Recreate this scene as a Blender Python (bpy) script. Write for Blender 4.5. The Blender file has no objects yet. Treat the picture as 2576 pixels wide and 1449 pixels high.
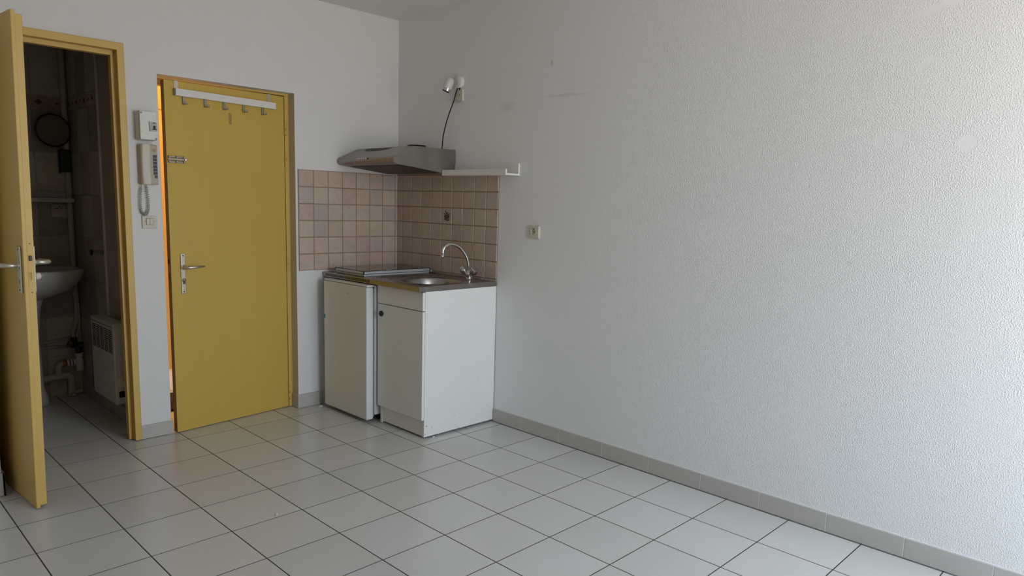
import bpy, bmesh, math, random
from mathutils import Vector, Matrix
random.seed(7)
scene = bpy.context.scene
C = scene.collection
PI = math.pi

# ------------------------------------------------------------------ helpers
def B():
    return bmesh.new()

def box(bm, x0, x1, y0, y1, z0, z1, bev=0.0, seg=2, mi=0, mat=None):
    x0, x1 = min(x0, x1), max(x0, x1); y0, y1 = min(y0, y1), max(y0, y1); z0, z1 = min(z0, z1), max(z0, z1)
    v = [bm.verts.new(p) for p in ((x0,y0,z0),(x1,y0,z0),(x1,y1,z0),(x0,y1,z0),(x0,y0,z1),(x1,y0,z1),(x1,y1,z1),(x0,y1,z1))]
    fs = [bm.faces.new([v[i] for i in q]) for q in ((0,3,2,1),(4,5,6,7),(0,1,5,4),(1,2,6,5),(2,3,7,6),(3,0,4,7))]
    for f in fs: f.material_index = mi
    es = list({e for f in fs for e in f.edges})
    vs = v
    if bev > 0:
        r = bmesh.ops.bevel(bm, geom=es, offset=bev, segments=seg, affect='EDGES', profile=0.5)
        for f in r['faces']: f.material_index = mi
        vs = list({w for f in r['faces'] for w in f.verts} | {w for w in v if w.is_valid})
    if mat is not None:
        vs = [w for w in vs if w.is_valid]
        bmesh.ops.transform(bm, matrix=mat, verts=vs)
    return bm

def frame_of(d):
    d = Vector(d).normalized()
    a = Vector((0,0,1)) if abs(d.z) < .9 else Vector((1,0,0))
    u = d.cross(a).normalized(); w = d.cross(u).normalized()
    return d, u, w

def tube(bm, pts, rad, n=16, cap=True, mi=0, smooth=True):
    """tube along points; rad a number or a list; parallel-transported frames"""
    pts = [Vector(p) for p in pts]
    if not isinstance(rad, (list, tuple)): rad = [rad]*len(pts)
    tang = []
    for i in range(len(pts)):
        a = pts[max(0, i-1)]; b = pts[min(len(pts)-1, i+1)]
        t = (b-a)
        tang.append(t.normalized() if t.length > 1e-9 else Vector((0,0,1)))
    d, u, w = frame_of(tang[0])
    rings = []
    for i, p in enumerate(pts):
        t = tang[i]
        u = (u - t*u.dot(t)).normalized(); w = t.cross(u)
        rings.append([bm.verts.new(p + (u*math.cos(2*PI*k/n) + w*math.sin(2*PI*k/n))*rad[i]) for k in range(n)])
    for i in range(len(rings)-1):
        for k in range(n):
            f = bm.faces.new((rings[i][k], rings[i][(k+1)%n], rings[i+1][(k+1)%n], rings[i+1][k]))
            f.smooth = smooth; f.material_index = mi
    if cap:
        f = bm.faces.new(rings[0][::-1]); f.material_index = mi
        f = bm.faces.new(rings[-1]); f.material_index = mi
    return bm

def lathe(bm, o, ax, prof, n=32, mi=0, smooth=True):
    """profile [(r, h)] turned about axis ax through o"""
    o = Vector(o); d, u, w = frame_of(ax)
    rings = []
    for r, h in prof:
        if r < 1e-6:
            rings.append([bm.verts.new(o + d*h)])
        else:
            rings.append([bm.verts.new(o + d*h + (u*math.cos(2*PI*k/n) + w*math.sin(2*PI*k/n))*r) for k in range(n)])
    for a, b in zip(rings, rings[1:]):
        for k in range(n):
            if len(a) == 1 and len(b) == 1: continue
            if len(a) == 1: q = (a[0], b[(k+1)%n], b[k])
            elif len(b) == 1: q = (a[k], a[(k+1)%n], b[0])
            else: q = (a[k], a[(k+1)%n], b[(k+1)%n], b[k])
            f = bm.faces.new(q); f.smooth = smooth; f.material_index = mi
    return bm

def prism(bm, poly, axis, a, b, mi=0, smooth_idx=()):
    """poly of 2D points extruded along axis ('x','y','z') from a to b"""
    def P(p, t):
        if axis == 'y': return (p[0], t, p[1])
        if axis == 'x': return (t, p[0], p[1])
        return (p[0], p[1], t)
    v0 = [bm.verts.new(P(p, a)) for p in poly]; v1 = [bm.verts.new(P(p, b)) for p in poly]
    fs = [bm.faces.new(v0), bm.faces.new(v1[::-1])]
    n = len(poly)
    for i in range(n):
        f = bm.faces.new((v0[i], v0[(i+1)%n], v1[(i+1)%n], v1[i])); fs.append(f)
        if i in smooth_idx: f.smooth = True
    for f in fs: f.material_index = mi
    return bm

def obj(name, bm, mats, parent=None, label=None, recalc=True, smooth_angle=None):
    if recalc: bmesh.ops.recalc_face_normals(bm, faces=bm.faces)
    me = bpy.data.meshes.new(name); bm.to_mesh(me); bm.free()
    if not isinstance(mats, (list, tuple)): mats = [mats]
    for m in mats: me.materials.append(m)
    if smooth_angle is not None:
        for p in me.polygons: p.use_smooth = True
        me.set_sharp_from_angle(angle=math.radians(smooth_angle))
    o = bpy.data.objects.new(name, me); C.objects.link(o)
    if parent is not None: o.parent = parent
    if label: o['label'] = label
    return o

def tag(o, label, cat, group=None):
    o['label'] = label; o['category'] = cat
    if group: o['group'] = group
    return o

def thing(name, label, cat, loc=(0,0,0), rz=0.0, group=None):
    o = bpy.data.objects.new(name, None); C.objects.link(o)
    o.empty_display_size = .05
    o.location = loc; o.rotation_euler = (0, 0, rz)
    return tag(o, label, cat, group)

def struct(name, bm, mats, label=None, **k):
    o = obj(name, bm, mats, **k); o['kind'] = 'structure'
    if label: o['label'] = label
    return o

def at(root):
    """world -> local of an unrotated thing or one of its parts"""
    v = Vector((0, 0, 0))
    while root is not None:
        v += Vector(root.location); root = root.parent
    return Matrix.Translation(-v)

def wobj(name, bm, mats, root, label=None, **k):
    """geometry given in world coordinates, parented to an unrotated root"""
    bmesh.ops.transform(bm, matrix=at(root), verts=bm.verts)
    return obj(name, bm, mats, root, label, **k)

# ------------------------------------------------------------------ materials
def lin(h):
    h = h.lstrip('#'); c = [int(h[i:i+2], 16)/255 for i in (0, 2, 4)]
    return [((x+.055)/1.055)**2.4 if x > .04045 else x/12.92 for x in c] + [1]

def mat(name, col, rough=.5, metal=0.0, var=0.04, vscale=8.0, bump=0.0, bscale=200.0, spec=.5, coat=0.0, attr=None, rvar=0.0):
    m = bpy.data.materials.new(name); m.use_nodes = True
    nt = m.node_tree; N = nt.nodes; L = nt.links
    p = N['Principled BSDF']
    col = lin(col) if isinstance(col, str) else list(col) + [1]
    p.inputs['Roughness'].default_value = rough; p.inputs['Metallic'].default_value = metal
    p.inputs['Specular IOR Level'].default_value = spec; p.inputs['Coat Weight'].default_value = coat
    tc = N.new('ShaderNodeTexCoord'); nz = N.new('ShaderNodeTexNoise')
    nz.inputs['Scale'].default_value = vscale; nz.inputs['Detail'].default_value = 5
    L.new(tc.outputs['Object'], nz.inputs['Vector'])
    mx = N.new('ShaderNodeMix'); mx.data_type = 'RGBA'
    mx.inputs['A'].default_value = [c*(1-var) for c in col[:3]] + [1]
    mx.inputs['B'].default_value = [min(1, c*(1+var)) for c in col[:3]] + [1]
    L.new(nz.outputs['Fac'], mx.inputs['Factor'])
    out = mx.outputs['Result']
    if attr:
        at_ = N.new('ShaderNodeAttribute'); at_.attribute_name = attr
        mu = N.new('ShaderNodeMix'); mu.data_type = 'RGBA'; mu.blend_type = 'MULTIPLY'
        mu.inputs['Factor'].default_value = 1
        L.new(out, mu.inputs['A']); L.new(at_.outputs['Color'], mu.inputs['B']); out = mu.outputs['Result']
    L.new(out, p.inputs['Base Color'])
    if rvar:
        mr = N.new('ShaderNodeMapRange'); mr.inputs['To Min'].default_value = rough-rvar; mr.inputs['To Max'].default_value = rough+rvar
        L.new(nz.outputs['Fac'], mr.inputs['Value']); L.new(mr.outputs['Result'], p.inputs['Roughness'])
    if bump:
        nb = N.new('ShaderNodeTexNoise'); nb.inputs['Scale'].default_value = bscale; nb.inputs['Detail'].default_value = 3
        bp = N.new('ShaderNodeBump'); bp.inputs['Strength'].default_value = 1; bp.inputs['Distance'].default_value = bump
        L.new(tc.outputs['Object'], nb.inputs['Vector']); L.new(nb.outputs['Fac'], bp.inputs['Height']); L.new(bp.outputs['Normal'], p.inputs['Normal'])
    return m

def plaster(name, col, amp, scale=75, patches=(), stains=(), axis='yz', fade=None):
    """roller-textured paint: bump of soft blobs, smooth filled patches, faint scuffs"""
    m = bpy.data.materials.new(name); m.use_nodes = True
    nt = m.node_tree; N = nt.nodes; L = nt.links; p = N['Principled BSDF']
    p.inputs['Roughness'].default_value = .62; p.inputs['Specular IOR Level'].default_value = .35
    tc = N.new('ShaderNodeTexCoord')
    n1 = N.new('ShaderNodeTexNoise'); n1.inputs['Scale'].default_value = scale; n1.inputs['Detail'].default_value = 2.5; n1.inputs['Roughness'].default_value = .45
    L.new(tc.outputs['Object'], n1.inputs['Vector'])
    cr = N.new('ShaderNodeMapRange'); cr.interpolation_type = 'SMOOTHSTEP'
    cr.inputs['From Min'].default_value = .38; cr.inputs['From Max'].default_value = .80
    L.new(n1.outputs['Fac'], cr.inputs['Value'])
    h = cr.outputs['Result']
    big = N.new('ShaderNodeTexNoise'); big.inputs['Scale'].default_value = 3.0; big.inputs['Detail'].default_value = 3
    L.new(tc.outputs['Object'], big.inputs['Vector'])
    ba = N.new('ShaderNodeMapRange'); ba.inputs['From Min'].default_value = .3; ba.inputs['From Max'].default_value = .7
    ba.inputs['To Min'].default_value = .65; ba.inputs['To Max'].default_value = 1.15
    L.new(big.outputs['Fac'], ba.inputs['Value'])
    mm = N.new('ShaderNodeMath'); mm.operation = 'MULTIPLY'; L.new(h, mm.inputs[0]); L.new(ba.outputs['Result'], mm.inputs[1]); h = mm.outputs[0]
    if fade:
        sx_ = N.new('ShaderNodeSeparateXYZ'); L.new(tc.outputs['Object'], sx_.inputs[0])
        fr = N.new('ShaderNodeMapRange'); fr.inputs['From Min'].default_value = fade[1]; fr.inputs['From Max'].default_value = fade[0]
        fr.inputs['To Min'].default_value = 1; fr.inputs['To Max'].default_value = fade[2]; L.new(sx_.outputs['Y'], fr.inputs['Value'])
        m3 = N.new('ShaderNodeMath'); m3.operation = 'MULTIPLY'; L.new(h, m3.inputs[0]); L.new(fr.outputs['Result'], m3.inputs[1]); h = m3.outputs[0]
    def ell(cy, cz, ry, rz, rot=0, soft=.35):
        mp = N.new('ShaderNodeMapping'); mp.vector_type = 'TEXTURE'
        if axis == 'yz':
            mp.inputs['Location'].default_value = (0, cy, cz); mp.inputs['Rotation'].default_value = (rot, 0, 0); mp.inputs['Scale'].default_value = (1, ry, rz)
        else:
            mp.inputs['Location'].default_value = (cy, 0, cz); mp.inputs['Rotation'].default_value = (0, rot, 0); mp.inputs['Scale'].default_value = (ry, 1, rz)
        L.new(tc.outputs['Object'], mp.inputs['Vector'])
        nn = N.new('ShaderNodeTexNoise'); nn.inputs['Scale'].default_value = 25; L.new(tc.outputs['Object'], nn.inputs['Vector'])
        ln = N.new('ShaderNodeVectorMath'); ln.operation = 'LENGTH'; L.new(mp.outputs['Vector'], ln.inputs[0])
        ad = N.new('ShaderNodeMath'); ad.operation = 'MULTIPLY_ADD'; ad.inputs[1].default_value = .8; ad.inputs[2].default_value = -.4
        L.new(nn.outputs['Fac'], ad.inputs[0])
        s = N.new('ShaderNodeMath'); s.operation = 'ADD'; L.new(ln.outputs['Value'], s.inputs[0]); L.new(ad.outputs[0], s.inputs[1])
        mr = N.new('ShaderNodeMapRange'); mr.inputs['From Min'].default_value = 1-soft; mr.inputs['From Max'].default_value = 1+soft
        L.new(s.outputs[0], mr.inputs['Value']); return mr.outputs['Result']     # 0 inside, 1 outside
    for q in patches:
        e = ell(*q, soft=.2); mu = N.new('ShaderNodeMath'); mu.operation = 'MULTIPLY'
        L.new(h, mu.inputs[0]); L.new(e, mu.inputs[1]); h = mu.outputs[0]
    bp = N.new('ShaderNodeBump'); bp.inputs['Distance'].default_value = amp; bp.inputs['Strength'].default_value = 1
    L.new(h, bp.inputs['Height']); L.new(bp.outputs['Normal'], p.inputs['Normal'])
    c0 = lin(col)
    mx = N.new('ShaderNodeMix'); mx.data_type = 'RGBA'
    mx.inputs['A'].default_value = [c*.985 for c in c0[:3]]+[1]; mx.inputs['B'].default_value = [min(1, c*1.015) for c in c0[:3]]+[1]
    L.new(big.outputs['Fac'], mx.inputs['Factor']); out = mx.outputs['Result']
    for q in stains:
        e = ell(*q[:5], soft=.9)
        nz = N.new('ShaderNodeTexNoise'); nz.inputs['Scale'].default_value = 60; L.new(tc.outputs['Object'], nz.inputs['Vector'])
        iv = N.new('ShaderNodeMapRange'); iv.inputs['To Min'].default_value = q[5]; iv.inputs['To Max'].default_value = 0
        L.new(e, iv.inputs['Value'])
        nm = N.new('ShaderNodeMath'); nm.operation = 'MULTIPLY'; L.new(iv.outputs['Result'], nm.inputs[0]); L.new(nz.outputs['Fac'], nm.inputs[1])
        m2 = N.new('ShaderNodeMix'); m2.data_type = 'RGBA'; L.new(nm.outputs[0], m2.inputs['Factor']); L.new(out, m2.inputs['A'])
        m2.inputs['B'].default_value = (.12, .10, .08, 1); out = m2.outputs['Result']
    L.new(out, p.inputs['Base Color'])
    return m

def painted(name, col, worn=0.0):
    """hand-brushed satin paint with faint streaks and a little grime"""
    m = bpy.data.materials.new(name); m.use_nodes = True
    nt = m.node_tree; N = nt.nodes; L = nt.links; p = N['Principled BSDF']
    p.inputs['Roughness'].default_value = .42; p.inputs['Specular IOR Level'].default_value = .4
    tc = N.new('ShaderNodeTexCoord'); mp = N.new('ShaderNodeMapping'); mp.inputs['Scale'].default_value = (9, 9, 1.2)
    L.new(tc.outputs['Object'], mp.inputs['Vector'])
    nz = N.new('ShaderNodeTexNoise'); nz.inputs['Scale'].default_value = 1.2; nz.inputs['Detail'].default_value = 6; L.new(mp.outputs['Vector'], nz.inputs['Vector'])
    n2 = N.new('ShaderNodeTexNoise'); n2.inputs['Scale'].default_value = 3.5; n2.inputs['Detail'].default_value = 6; L.new(tc.outputs['Object'], n2.inputs['Vector'])
    c = lin(col)
    mx = N.new('ShaderNodeMix'); mx.data_type = 'RGBA'
    mx.inputs['A'].default_value = [v*.94 for v in c[:3]]+[1]; mx.inputs['B'].default_value = [min(1, v*1.05) for v in c[:3]]+[1]
    L.new(nz.outputs['Fac'], mx.inputs['Factor'])
    mr = N.new('ShaderNodeMapRange'); mr.inputs['From Min'].default_value = .55; mr.inputs['From Max'].default_value = .75
    mr.inputs['To Max'].default_value = .12 + worn; L.new(n2.outputs['Fac'], mr.inputs['Value'])
    m2 = N.new('ShaderNodeMix'); m2.data_type = 'RGBA'; L.new(mr.outputs['Result'], m2.inputs['Factor']); L.new(mx.outputs['Result'], m2.inputs['A'])
    m2.inputs['B'].default_value = [v*.72 for v in c[:3]]+[1]
    L.new(m2.outputs['Result'], p.inputs['Base Color'])
    bp = N.new('ShaderNodeBump'); bp.inputs['Distance'].default_value = .0004; L.new(nz.outputs['Fac'], bp.inputs['Height']); L.new(bp.outputs['Normal'], p.inputs['Normal'])
    return m

def steel(name, col, rough=.28, axis=(1, 60, 60)):
    m = bpy.data.materials.new(name); m.use_nodes = True
    nt = m.node_tree; N = nt.nodes; L = nt.links; p = N['Principled BSDF']
    p.inputs['Metallic'].default_value = 1.0
    tc = N.new('ShaderNodeTexCoord'); mp = N.new('ShaderNodeMapping'); mp.inputs['Scale'].default_value = axis
    L.new(tc.outputs['Object'], mp.inputs['Vector'])
    nz = N.new('ShaderNodeTexNoise'); nz.inputs['Scale'].default_value = 6; nz.inputs['Detail'].default_value = 6; L.new(mp.outputs['Vector'], nz.inputs['Vector'])
    n2 = N.new('ShaderNodeTexNoise'); n2.inputs['Scale'].default_value = 9; n2.inputs['Detail'].default_value = 5; L.new(tc.outputs['Object'], n2.inputs['Vector'])
    mr = N.new('ShaderNodeMapRange'); mr.inputs['To Min'].default_value = rough-.07; mr.inputs['To Max'].default_value = rough+.12
    L.new(n2.outputs['Fac'], mr.inputs['Value']); L.new(mr.outputs['Result'], p.inputs['Roughness'])
    c = lin(col); mx = N.new('ShaderNodeMix'); mx.data_type = 'RGBA'
    mx.inputs['A'].default_value = [v*.8 for v in c[:3]]+[1]; mx.inputs['B'].default_value = [min(1, v*1.15) for v in c[:3]]+[1]
    L.new(n2.outputs['Fac'], mx.inputs['Factor']); L.new(mx.outputs['Result'], p.inputs['Base Color'])
    bp = N.new('ShaderNodeBump'); bp.inputs['Distance'].default_value = .00012; L.new(nz.outputs['Fac'], bp.inputs['Height']); L.new(bp.outputs['Normal'], p.inputs['Normal'])
    return m

def ceramic(name, col, rough, attr=True, mottle=.12, mscale=22, veins=0.0, bump=0.0):
    m = bpy.data.materials.new(name); m.use_nodes = True
    nt = m.node_tree; N = nt.nodes; L = nt.links; p = N['Principled BSDF']
    p.inputs['Roughness'].default_value = rough
    tc = N.new('ShaderNodeTexCoord')
    nz = N.new('ShaderNodeTexNoise'); nz.inputs['Scale'].default_value = mscale; nz.inputs['Detail'].default_value = 7; nz.inputs['Distortion'].default_value = .6
    L.new(tc.outputs['Object'], nz.inputs['Vector'])
    c = lin(col); mx = N.new('ShaderNodeMix'); mx.data_type = 'RGBA'
    mx.inputs['A'].default_value = [v*(1-mottle) for v in c[:3]]+[1]; mx.inputs['B'].default_value = [min(1, v*(1+mottle)) for v in c[:3]]+[1]
    L.new(nz.outputs['Fac'], mx.inputs['Factor']); out = mx.outputs['Result']
    if veins:
        v = N.new('ShaderNodeTexNoise'); v.inputs['Scale'].default_value = mscale*.9; v.inputs['Detail'].default_value = 8; v.inputs['Distortion'].default_value = 2.0
        L.new(tc.outputs['Object'], v.inputs['Vector'])
        s = N.new('ShaderNodeMath'); s.operation = 'SUBTRACT'; s.inputs[1].default_value = .5; L.new(v.outputs['Fac'], s.inputs[0])
        a = N.new('ShaderNodeMath'); a.operation = 'ABSOLUTE'; L.new(s.outputs[0], a.inputs[0])
        mr = N.new('ShaderNodeMapRange'); mr.inputs['From Min'].default_value = 0; mr.inputs['From Max'].default_value = .03
        mr.inputs['To Min'].default_value = veins; mr.inputs['To Max'].default_value = 0; L.new(a.outputs[0], mr.inputs['Value'])
        m2 = N.new('ShaderNodeMix'); m2.data_type = 'RGBA'; L.new(mr.outputs['Result'], m2.inputs['Factor']); L.new(out, m2.inputs['A'])
        m2.inputs['B'].default_value = [q*.45 for q in c[:3]]+[1]; out = m2.outputs['Result']
    if attr:
        a = N.new('ShaderNodeAttribute'); a.attribute_name = 'tint'
        mu = N.new('ShaderNodeMix'); mu.data_type = 'RGBA'; mu.blend_type = 'MULTIPLY'; mu.inputs['Factor'].default_value = 1
        L.new(out, mu.inputs['A']); L.new(a.outputs['Color'], mu.inputs['B']); out = mu.outputs['Result']
    L.new(out, p.inputs['Base Color'])
    if bump:
        nb = N.new('ShaderNodeTexNoise'); nb.inputs['Scale'].default_value = 5; nb.inputs['Detail'].default_value = 2
        L.new(tc.outputs['Object'], nb.inputs['Vector'])
        bp = N.new('ShaderNodeBump'); bp.inputs['Distance'].default_value = bump; L.new(nb.outputs['Fac'], bp.inputs['Height']); L.new(bp.outputs['Normal'], p.inputs['Normal'])
    return m

M = {}
M['wall_back'] = plaster('paint_back', '#e3e2e0', .0005, 110)
M['wall_right'] = plaster('paint_right', '#eeedec', .0011, 195, fade=(-.6, -2.0, .28),
    patches=[(-3.216, 1.887, .038, .014, -.75), (-3.084, 1.621, .015, .030, .1), (-3.154, 1.621, .018, .032, -.3), (-3.25, 2.085, .085, .016, -.3), (-3.382, 1.60, .03, .03, 0), (-1.345, 1.18, .10, .012, 0)],
    stains=[(-1.042, 1.893, .045, .022, 0, .24), (-1.49, 1.92, .11, .006, .03, .28), (-1.378, 2.1, .006, .01, 0, .9), (-3.02, 1.14, .006, .004, 0, .5)])
M['ceil'] = plaster('paint_ceiling', '#eae7e4', .0006, 60)
M['plain'] = mat('paint_plain', '#eceae6', .75)
M['jamb_plaster'] = mat('reveal_plaster', '#c9c1ae', .8, bump=.0006, bscale=60)
M['floor'] = ceramic('floor_tile', '#d1d0cd', .24, True, .03, 5, 0, .0005)
M['grout'] = mat('floor_grout', '#423b34', .9)
M['skirt'] = ceramic('skirting_tile', '#bcb8b2', .3, False, .04, 14)
M['caulk'] = mat('caulk', '#dcdad6', .8, bump=.001, bscale=60)
M['splash'] = ceramic('splash_tile', '#c7b4a7', .36, True, .14, 26, .30, .0006)
M['sgrout'] = mat('splash_grout', '#98826f', .9, bump=.0005)
M['yellow'] = painted('yellow_paint', '#d6b262')
M['yellow_leaf'] = painted('yellow_leaf_paint', '#cfae50')
M['wood_edge'] = mat('worn_wood_edge', '#8a6a48', .7, var=.2, vscale=20)
M['dark'] = mat('dark_recess', '#141210', .8)
M['black'] = mat('black_plastic', '#0c0c0c', .4)
M['alu'] = mat('brushed_aluminium', '#c9c2b2', .38, metal=.85)
M['chrome'] = mat('chrome', '#d8d8d8', .08, metal=1.0)
M['nickel'] = mat('nickel', '#a8a196', .3, metal=.9)
M['white_lac'] = mat('white_lacquer', '#e6e3de', .35)
M['white_mel'] = mat('white_melamine', '#e6e5e1', .42, var=.02, bump=.0001, bscale=300)
M['fridge'] = mat('fridge_enamel', '#e0e0de', .36, var=.01)
M['gasket'] = mat('gasket', '#8d9399', .6)
M['steel'] = steel('stainless', '#9c9690', .24, (60, 2, 60))
M['steel_hood'] = steel('stainless_hood', '#9a948e', .34, (60, 2, 60))
M['bowl'] = steel('stainless_bowl', '#a8a5a2', .3, (20, 20, 20))
M['glass'] = mat('black_glass', '#0d0c0c', .04, spec=.9)
M['alu_strip'] = mat('hob_trim', '#c2c3c5', .42, metal=.35)
M['cream'] = mat('cream_plastic', '#cfcaba', .45)
M['beige'] = mat('beige_plastic', '#b3a892', .45)
M['white_pl'] = mat('white_plastic', '#dddcd6', .4)
M['grey_pl'] = mat('grey_plastic', '#a5a59f', .4)
M['btn'] = mat('dark_button', '#34313a', .5)
M['cabinet_blue'] = mat('blue_film', '#3f7f9d', .4)
M['porcelain'] = mat('porcelain', '#bcb8b3', .16)
M['pvc'] = mat('pvc_pipe', '#b9b3a0', .5)
M['pipe'] = mat('painted_pipe', '#b5aea2', .5)
M['copper'] = mat('copper_fitting', '#b06a4a', .4, metal=.7)
M['bath_tile'] = ceramic('bath_tile', '#bdb3a8', .35, True, .28, 7, .25)
M['bath_grout'] = mat('bath_grout', '#7d7265', .9)
M['bath_band'] = mat('border_band', '#8b7c6d', .4, var=.2, vscale=40)
M['rust'] = mat('rust_motif', '#5b241a', .5)
M['bath_paint'] = mat('bath_paint', '#b8b0a6', .8)
M['rubber'] = mat('rubber', '#111111', .6)
M['corridor'] = mat('corridor_paint', '#d8b06a', .7)
M['mat_brown'] = mat('doormat_fibre', '#2a150e', .95, bump=.003, bscale=300)
M['mirror'] = mat('mirror_glass', '#b8b8b8', .03, metal=1.0)
M['motif1'] = mat('motif_brown', '#3c2416', .5)
M['motif2'] = mat('motif_red', '#4a2620', .5)
M['motif3'] = mat('motif_ochre', '#7a5228', .5)
M['tape'] = mat('tape_residue', '#a48a48', .35, var=.15, vscale=60)
M['filter'] = steel('filter_mesh', '#5f5b57', .5, (60, 60, 2))
M['clear'] = None
def clear_glass():
    m = bpy.data.materials.new('lamp_glass'); m.use_nodes = True
    p = m.node_tree.nodes['Principled BSDF']
    p.inputs['Base Color'].default_value = (.93, .93, .92, 1); p.inputs['Roughness'].default_value = .12
    p.inputs['Transmission Weight'].default_value = .35
    return m
M['clear'] = clear_glass()

# ------------------------------------------------------------------ camera
yaw, pitch, roll = 0.772476564, -0.146491935, 0.0299911908
cam_loc = Vector((-2.99004976, -4.04703297, 1.33141475)); fpx = 1787.51765
F = Vector((math.cos(pitch)*math.cos(yaw), math.cos(pitch)*math.sin(yaw), math.sin(pitch)))
Rt = Vector((math.sin(yaw), -math.cos(yaw), 0)); U = Rt.cross(F)
c_, s_ = math.cos(roll), math.sin(roll)
R2 = Rt*c_ + U*s_; U2 = -Rt*s_ + U*c_
cd = bpy.data.cameras.new('camera'); cam = bpy.data.objects.new('camera', cd); C.objects.link(cam)
cam.matrix_world = Matrix(((R2.x, U2.x, -F.x, cam_loc.x), (R2.y, U2.y, -F.y, cam_loc.y), (R2.z, U2.z, -F.z, cam_loc.z), (0, 0, 0, 1)))
cd.sensor_width = 36; cd.lens = fpx/2576*36; cd.shift_y = 54.4576762/2576; cd.clip_start = .05
scene.camera = cam

# ------------------------------------------------------------------ room shell
H = 2.523
WT = .15                                         # back wall thickness
XL, YF = -4.3, -5.0                              # left and front limits of the room
def wall_boxes(bm, rects, y0, y1):
    for x0, x1, z0, z1 in rects: box(bm, x0, x1, y0, y1, z0, z1)
# back wall with the two door openings
bm = B()
E0, E1, EH = -1.5555, -.770, 1.955                # entry opening
P0, P1, PH = -2.412, -1.713, 2.078               # bathroom opening incl. frame
BT = .060
wall_boxes(bm, [(XL-.1, P0, 0, H), (P0, P1, PH, H), (P1, -1.62, 0, H)], 0, BT)
wall_boxes(bm, [(-1.62, E0, 0, H), (E0, E1, EH, H), (E1, 0.0, 0, H)], 0, WT)
bmesh.ops.remove_doubles(bm, verts=bm.verts, dist=1e-5)
struct('wall_back', bm, M['wall_back'])
bm = B(); box(bm, E1-.0015, E1+.0005, .0005, .066, 0, EH-.001); box(bm, E0-.0005, E0+.0015, .0005, .066, 0, EH-.001)
struct('trim_1', bm, M['jamb_plaster'])
bm = B(); box(bm, 0, .12, YF-.1, 1.7, -.02, H)
struct('wall_right', bm, M['wall_right'])
bm = B(); box(bm, XL-.1, XL, YF-.1, 0, 0, H)
struct('wall_left', bm, M['plain'])
# jog of the left wall that the open bathroom door folds against
bm = B(); box(bm, XL, P0, -.397, 0, 0, H, .006, 2)
struct('wall_side', bm, M['wall_back'])
# wall behind the camera with a tall window
W0, W1x, WZ0, WZ1 = -1.30, -.10, .40, 2.35
bm = B()
wall_boxes(bm, [(XL-.1, W0, 0, H), (W0, W1x, WZ1, H), (W0, W1x, 0, WZ0), (W1x, 0.0, 0, H)], YF-.15, YF)
struct('wall_front', bm, M['plain'])
bm = B()
for x0, x1, z0, z1 in ((W0, W0+.05, WZ0, WZ1), (W1x-.05, W1x, WZ0, WZ1), (W0, W1x, WZ0, WZ0+.05), (W0, W1x, WZ1-.05, WZ1), (-.72, -.68, WZ0, WZ1)):
    box(bm, x0, x1, YF-.1, YF-.05, z0, z1, .004)
struct('window_1', bm, M['white_lac'])
bm = B(); box(bm, XL-.1, .12, YF-.15, 1.7, H, H+.05)
struct('ceiling', bm, M['ceil'])

# floor: every tile with its own joint, grout lines at the surveyed places
cols = [-2.435, -2.135, -1.830, -1.520, -1.217, -.9136, -.6161, -.3144, -.012]
x = cols[0]; left = []
while x > XL: x -= .303; left.append(x)
cols = left[::-1] + cols + [.29]
rows = [-.1538, -.4682, -.7796, -1.0804, -1.3829, -1.6788, -1.9772, -2.2753, -2.578, -2.874, -3.176, -3.473]
y = rows[-1]
while y > YF: y -= .2985; rows.append(y)
y = rows[0]; up = []
while y < 1.9: y += .303; up.append(y)
rows = up[::-1] + rows
bm = B(); tint = bm.loops.layers.color.new('tint')
box(bm, XL-.1, .12, YF-.15, 2.0, -.03, -.0003, mi=1)
thin_rows = {-2.2753, -1.0804, -.1538}
for i in range(len(cols)-1):
    for j in range(len(rows)-1):
        gx = .0024; gy = .0023
        x0, x1 = cols[i]+gx, min(cols[i+1]-gx, .0); y1, y0 = rows[j]-gy, rows[j+1]+gy
        if x1-x0 < .004: continue
        n0 = len(bm.faces)
        v = [bm.verts.new(p) for p in ((x0,y0,-.002),(x1,y0,-.002),(x1,y1,-.002),(x0,y1,-.002))]
        b = .0
        w = [bm.verts.new(p) for p in ((x0+b,y0+b,0),(x1-b,y0+b,0),(x1-b,y1-b,0),(x0+b,y1-b,0))]
        bm.faces.new(w)
        for k in range(4): bm.faces.new((v[k], v[(k+1)%4], w[(k+1)%4], w[k]))
        bm.faces.ensure_lookup_table()
        t = random.uniform(.965, 1.02)
        for f in bm.faces[n0:]:
            for l in f.loops: l[tint] = (t, t*random.uniform(.995, 1.0), t*.995, 1)
for f in bm.faces:
    if f.material_index == 1:
        for l in f.loops: l[tint] = (1, 1, 1, 1)
bm.normal_update()
struct('floor', bm, [M['floor'], M['grout']], recalc=False)

# skirting
SH = .083
bm = B()
js = [-1.249, -1.543, -1.846, -2.143, -2.439, -2.735, -3.032, -3.331, -3.628, -3.925, -4.222, -4.52, -4.817]
ed = [-1.005] + js + [YF]
for a, b in zip(ed, ed[1:]): box(bm, -.010, 0, b+.0012, a-.0012, .002, SH, .0015)
box(bm, -.0075, 0, YF, -1.005, SH-.003, SH+.004, .001, mi=1)
box(bm, -.009, 0, YF, -1.005, .0025, SH-.001, mi=1)
struct('baseboard_right', bm, [M['skirt'], M['caulk']])
bm = B()
box(bm, -1.713, E0+.009, -.010, 0, .002, .077, .0015)
box(bm, E0-.0004, E0+.009, .0003, .066, .002, .077, .0015)
box(bm, E1-.009, -.600, -.010, 0, .002, .090, .0015)
box(bm, E1-.009, E1+.0004, .0003, .0655, .002, .090, .0015)
struct('baseboard_back', bm, M['skirt'])
bm = B()
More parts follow.
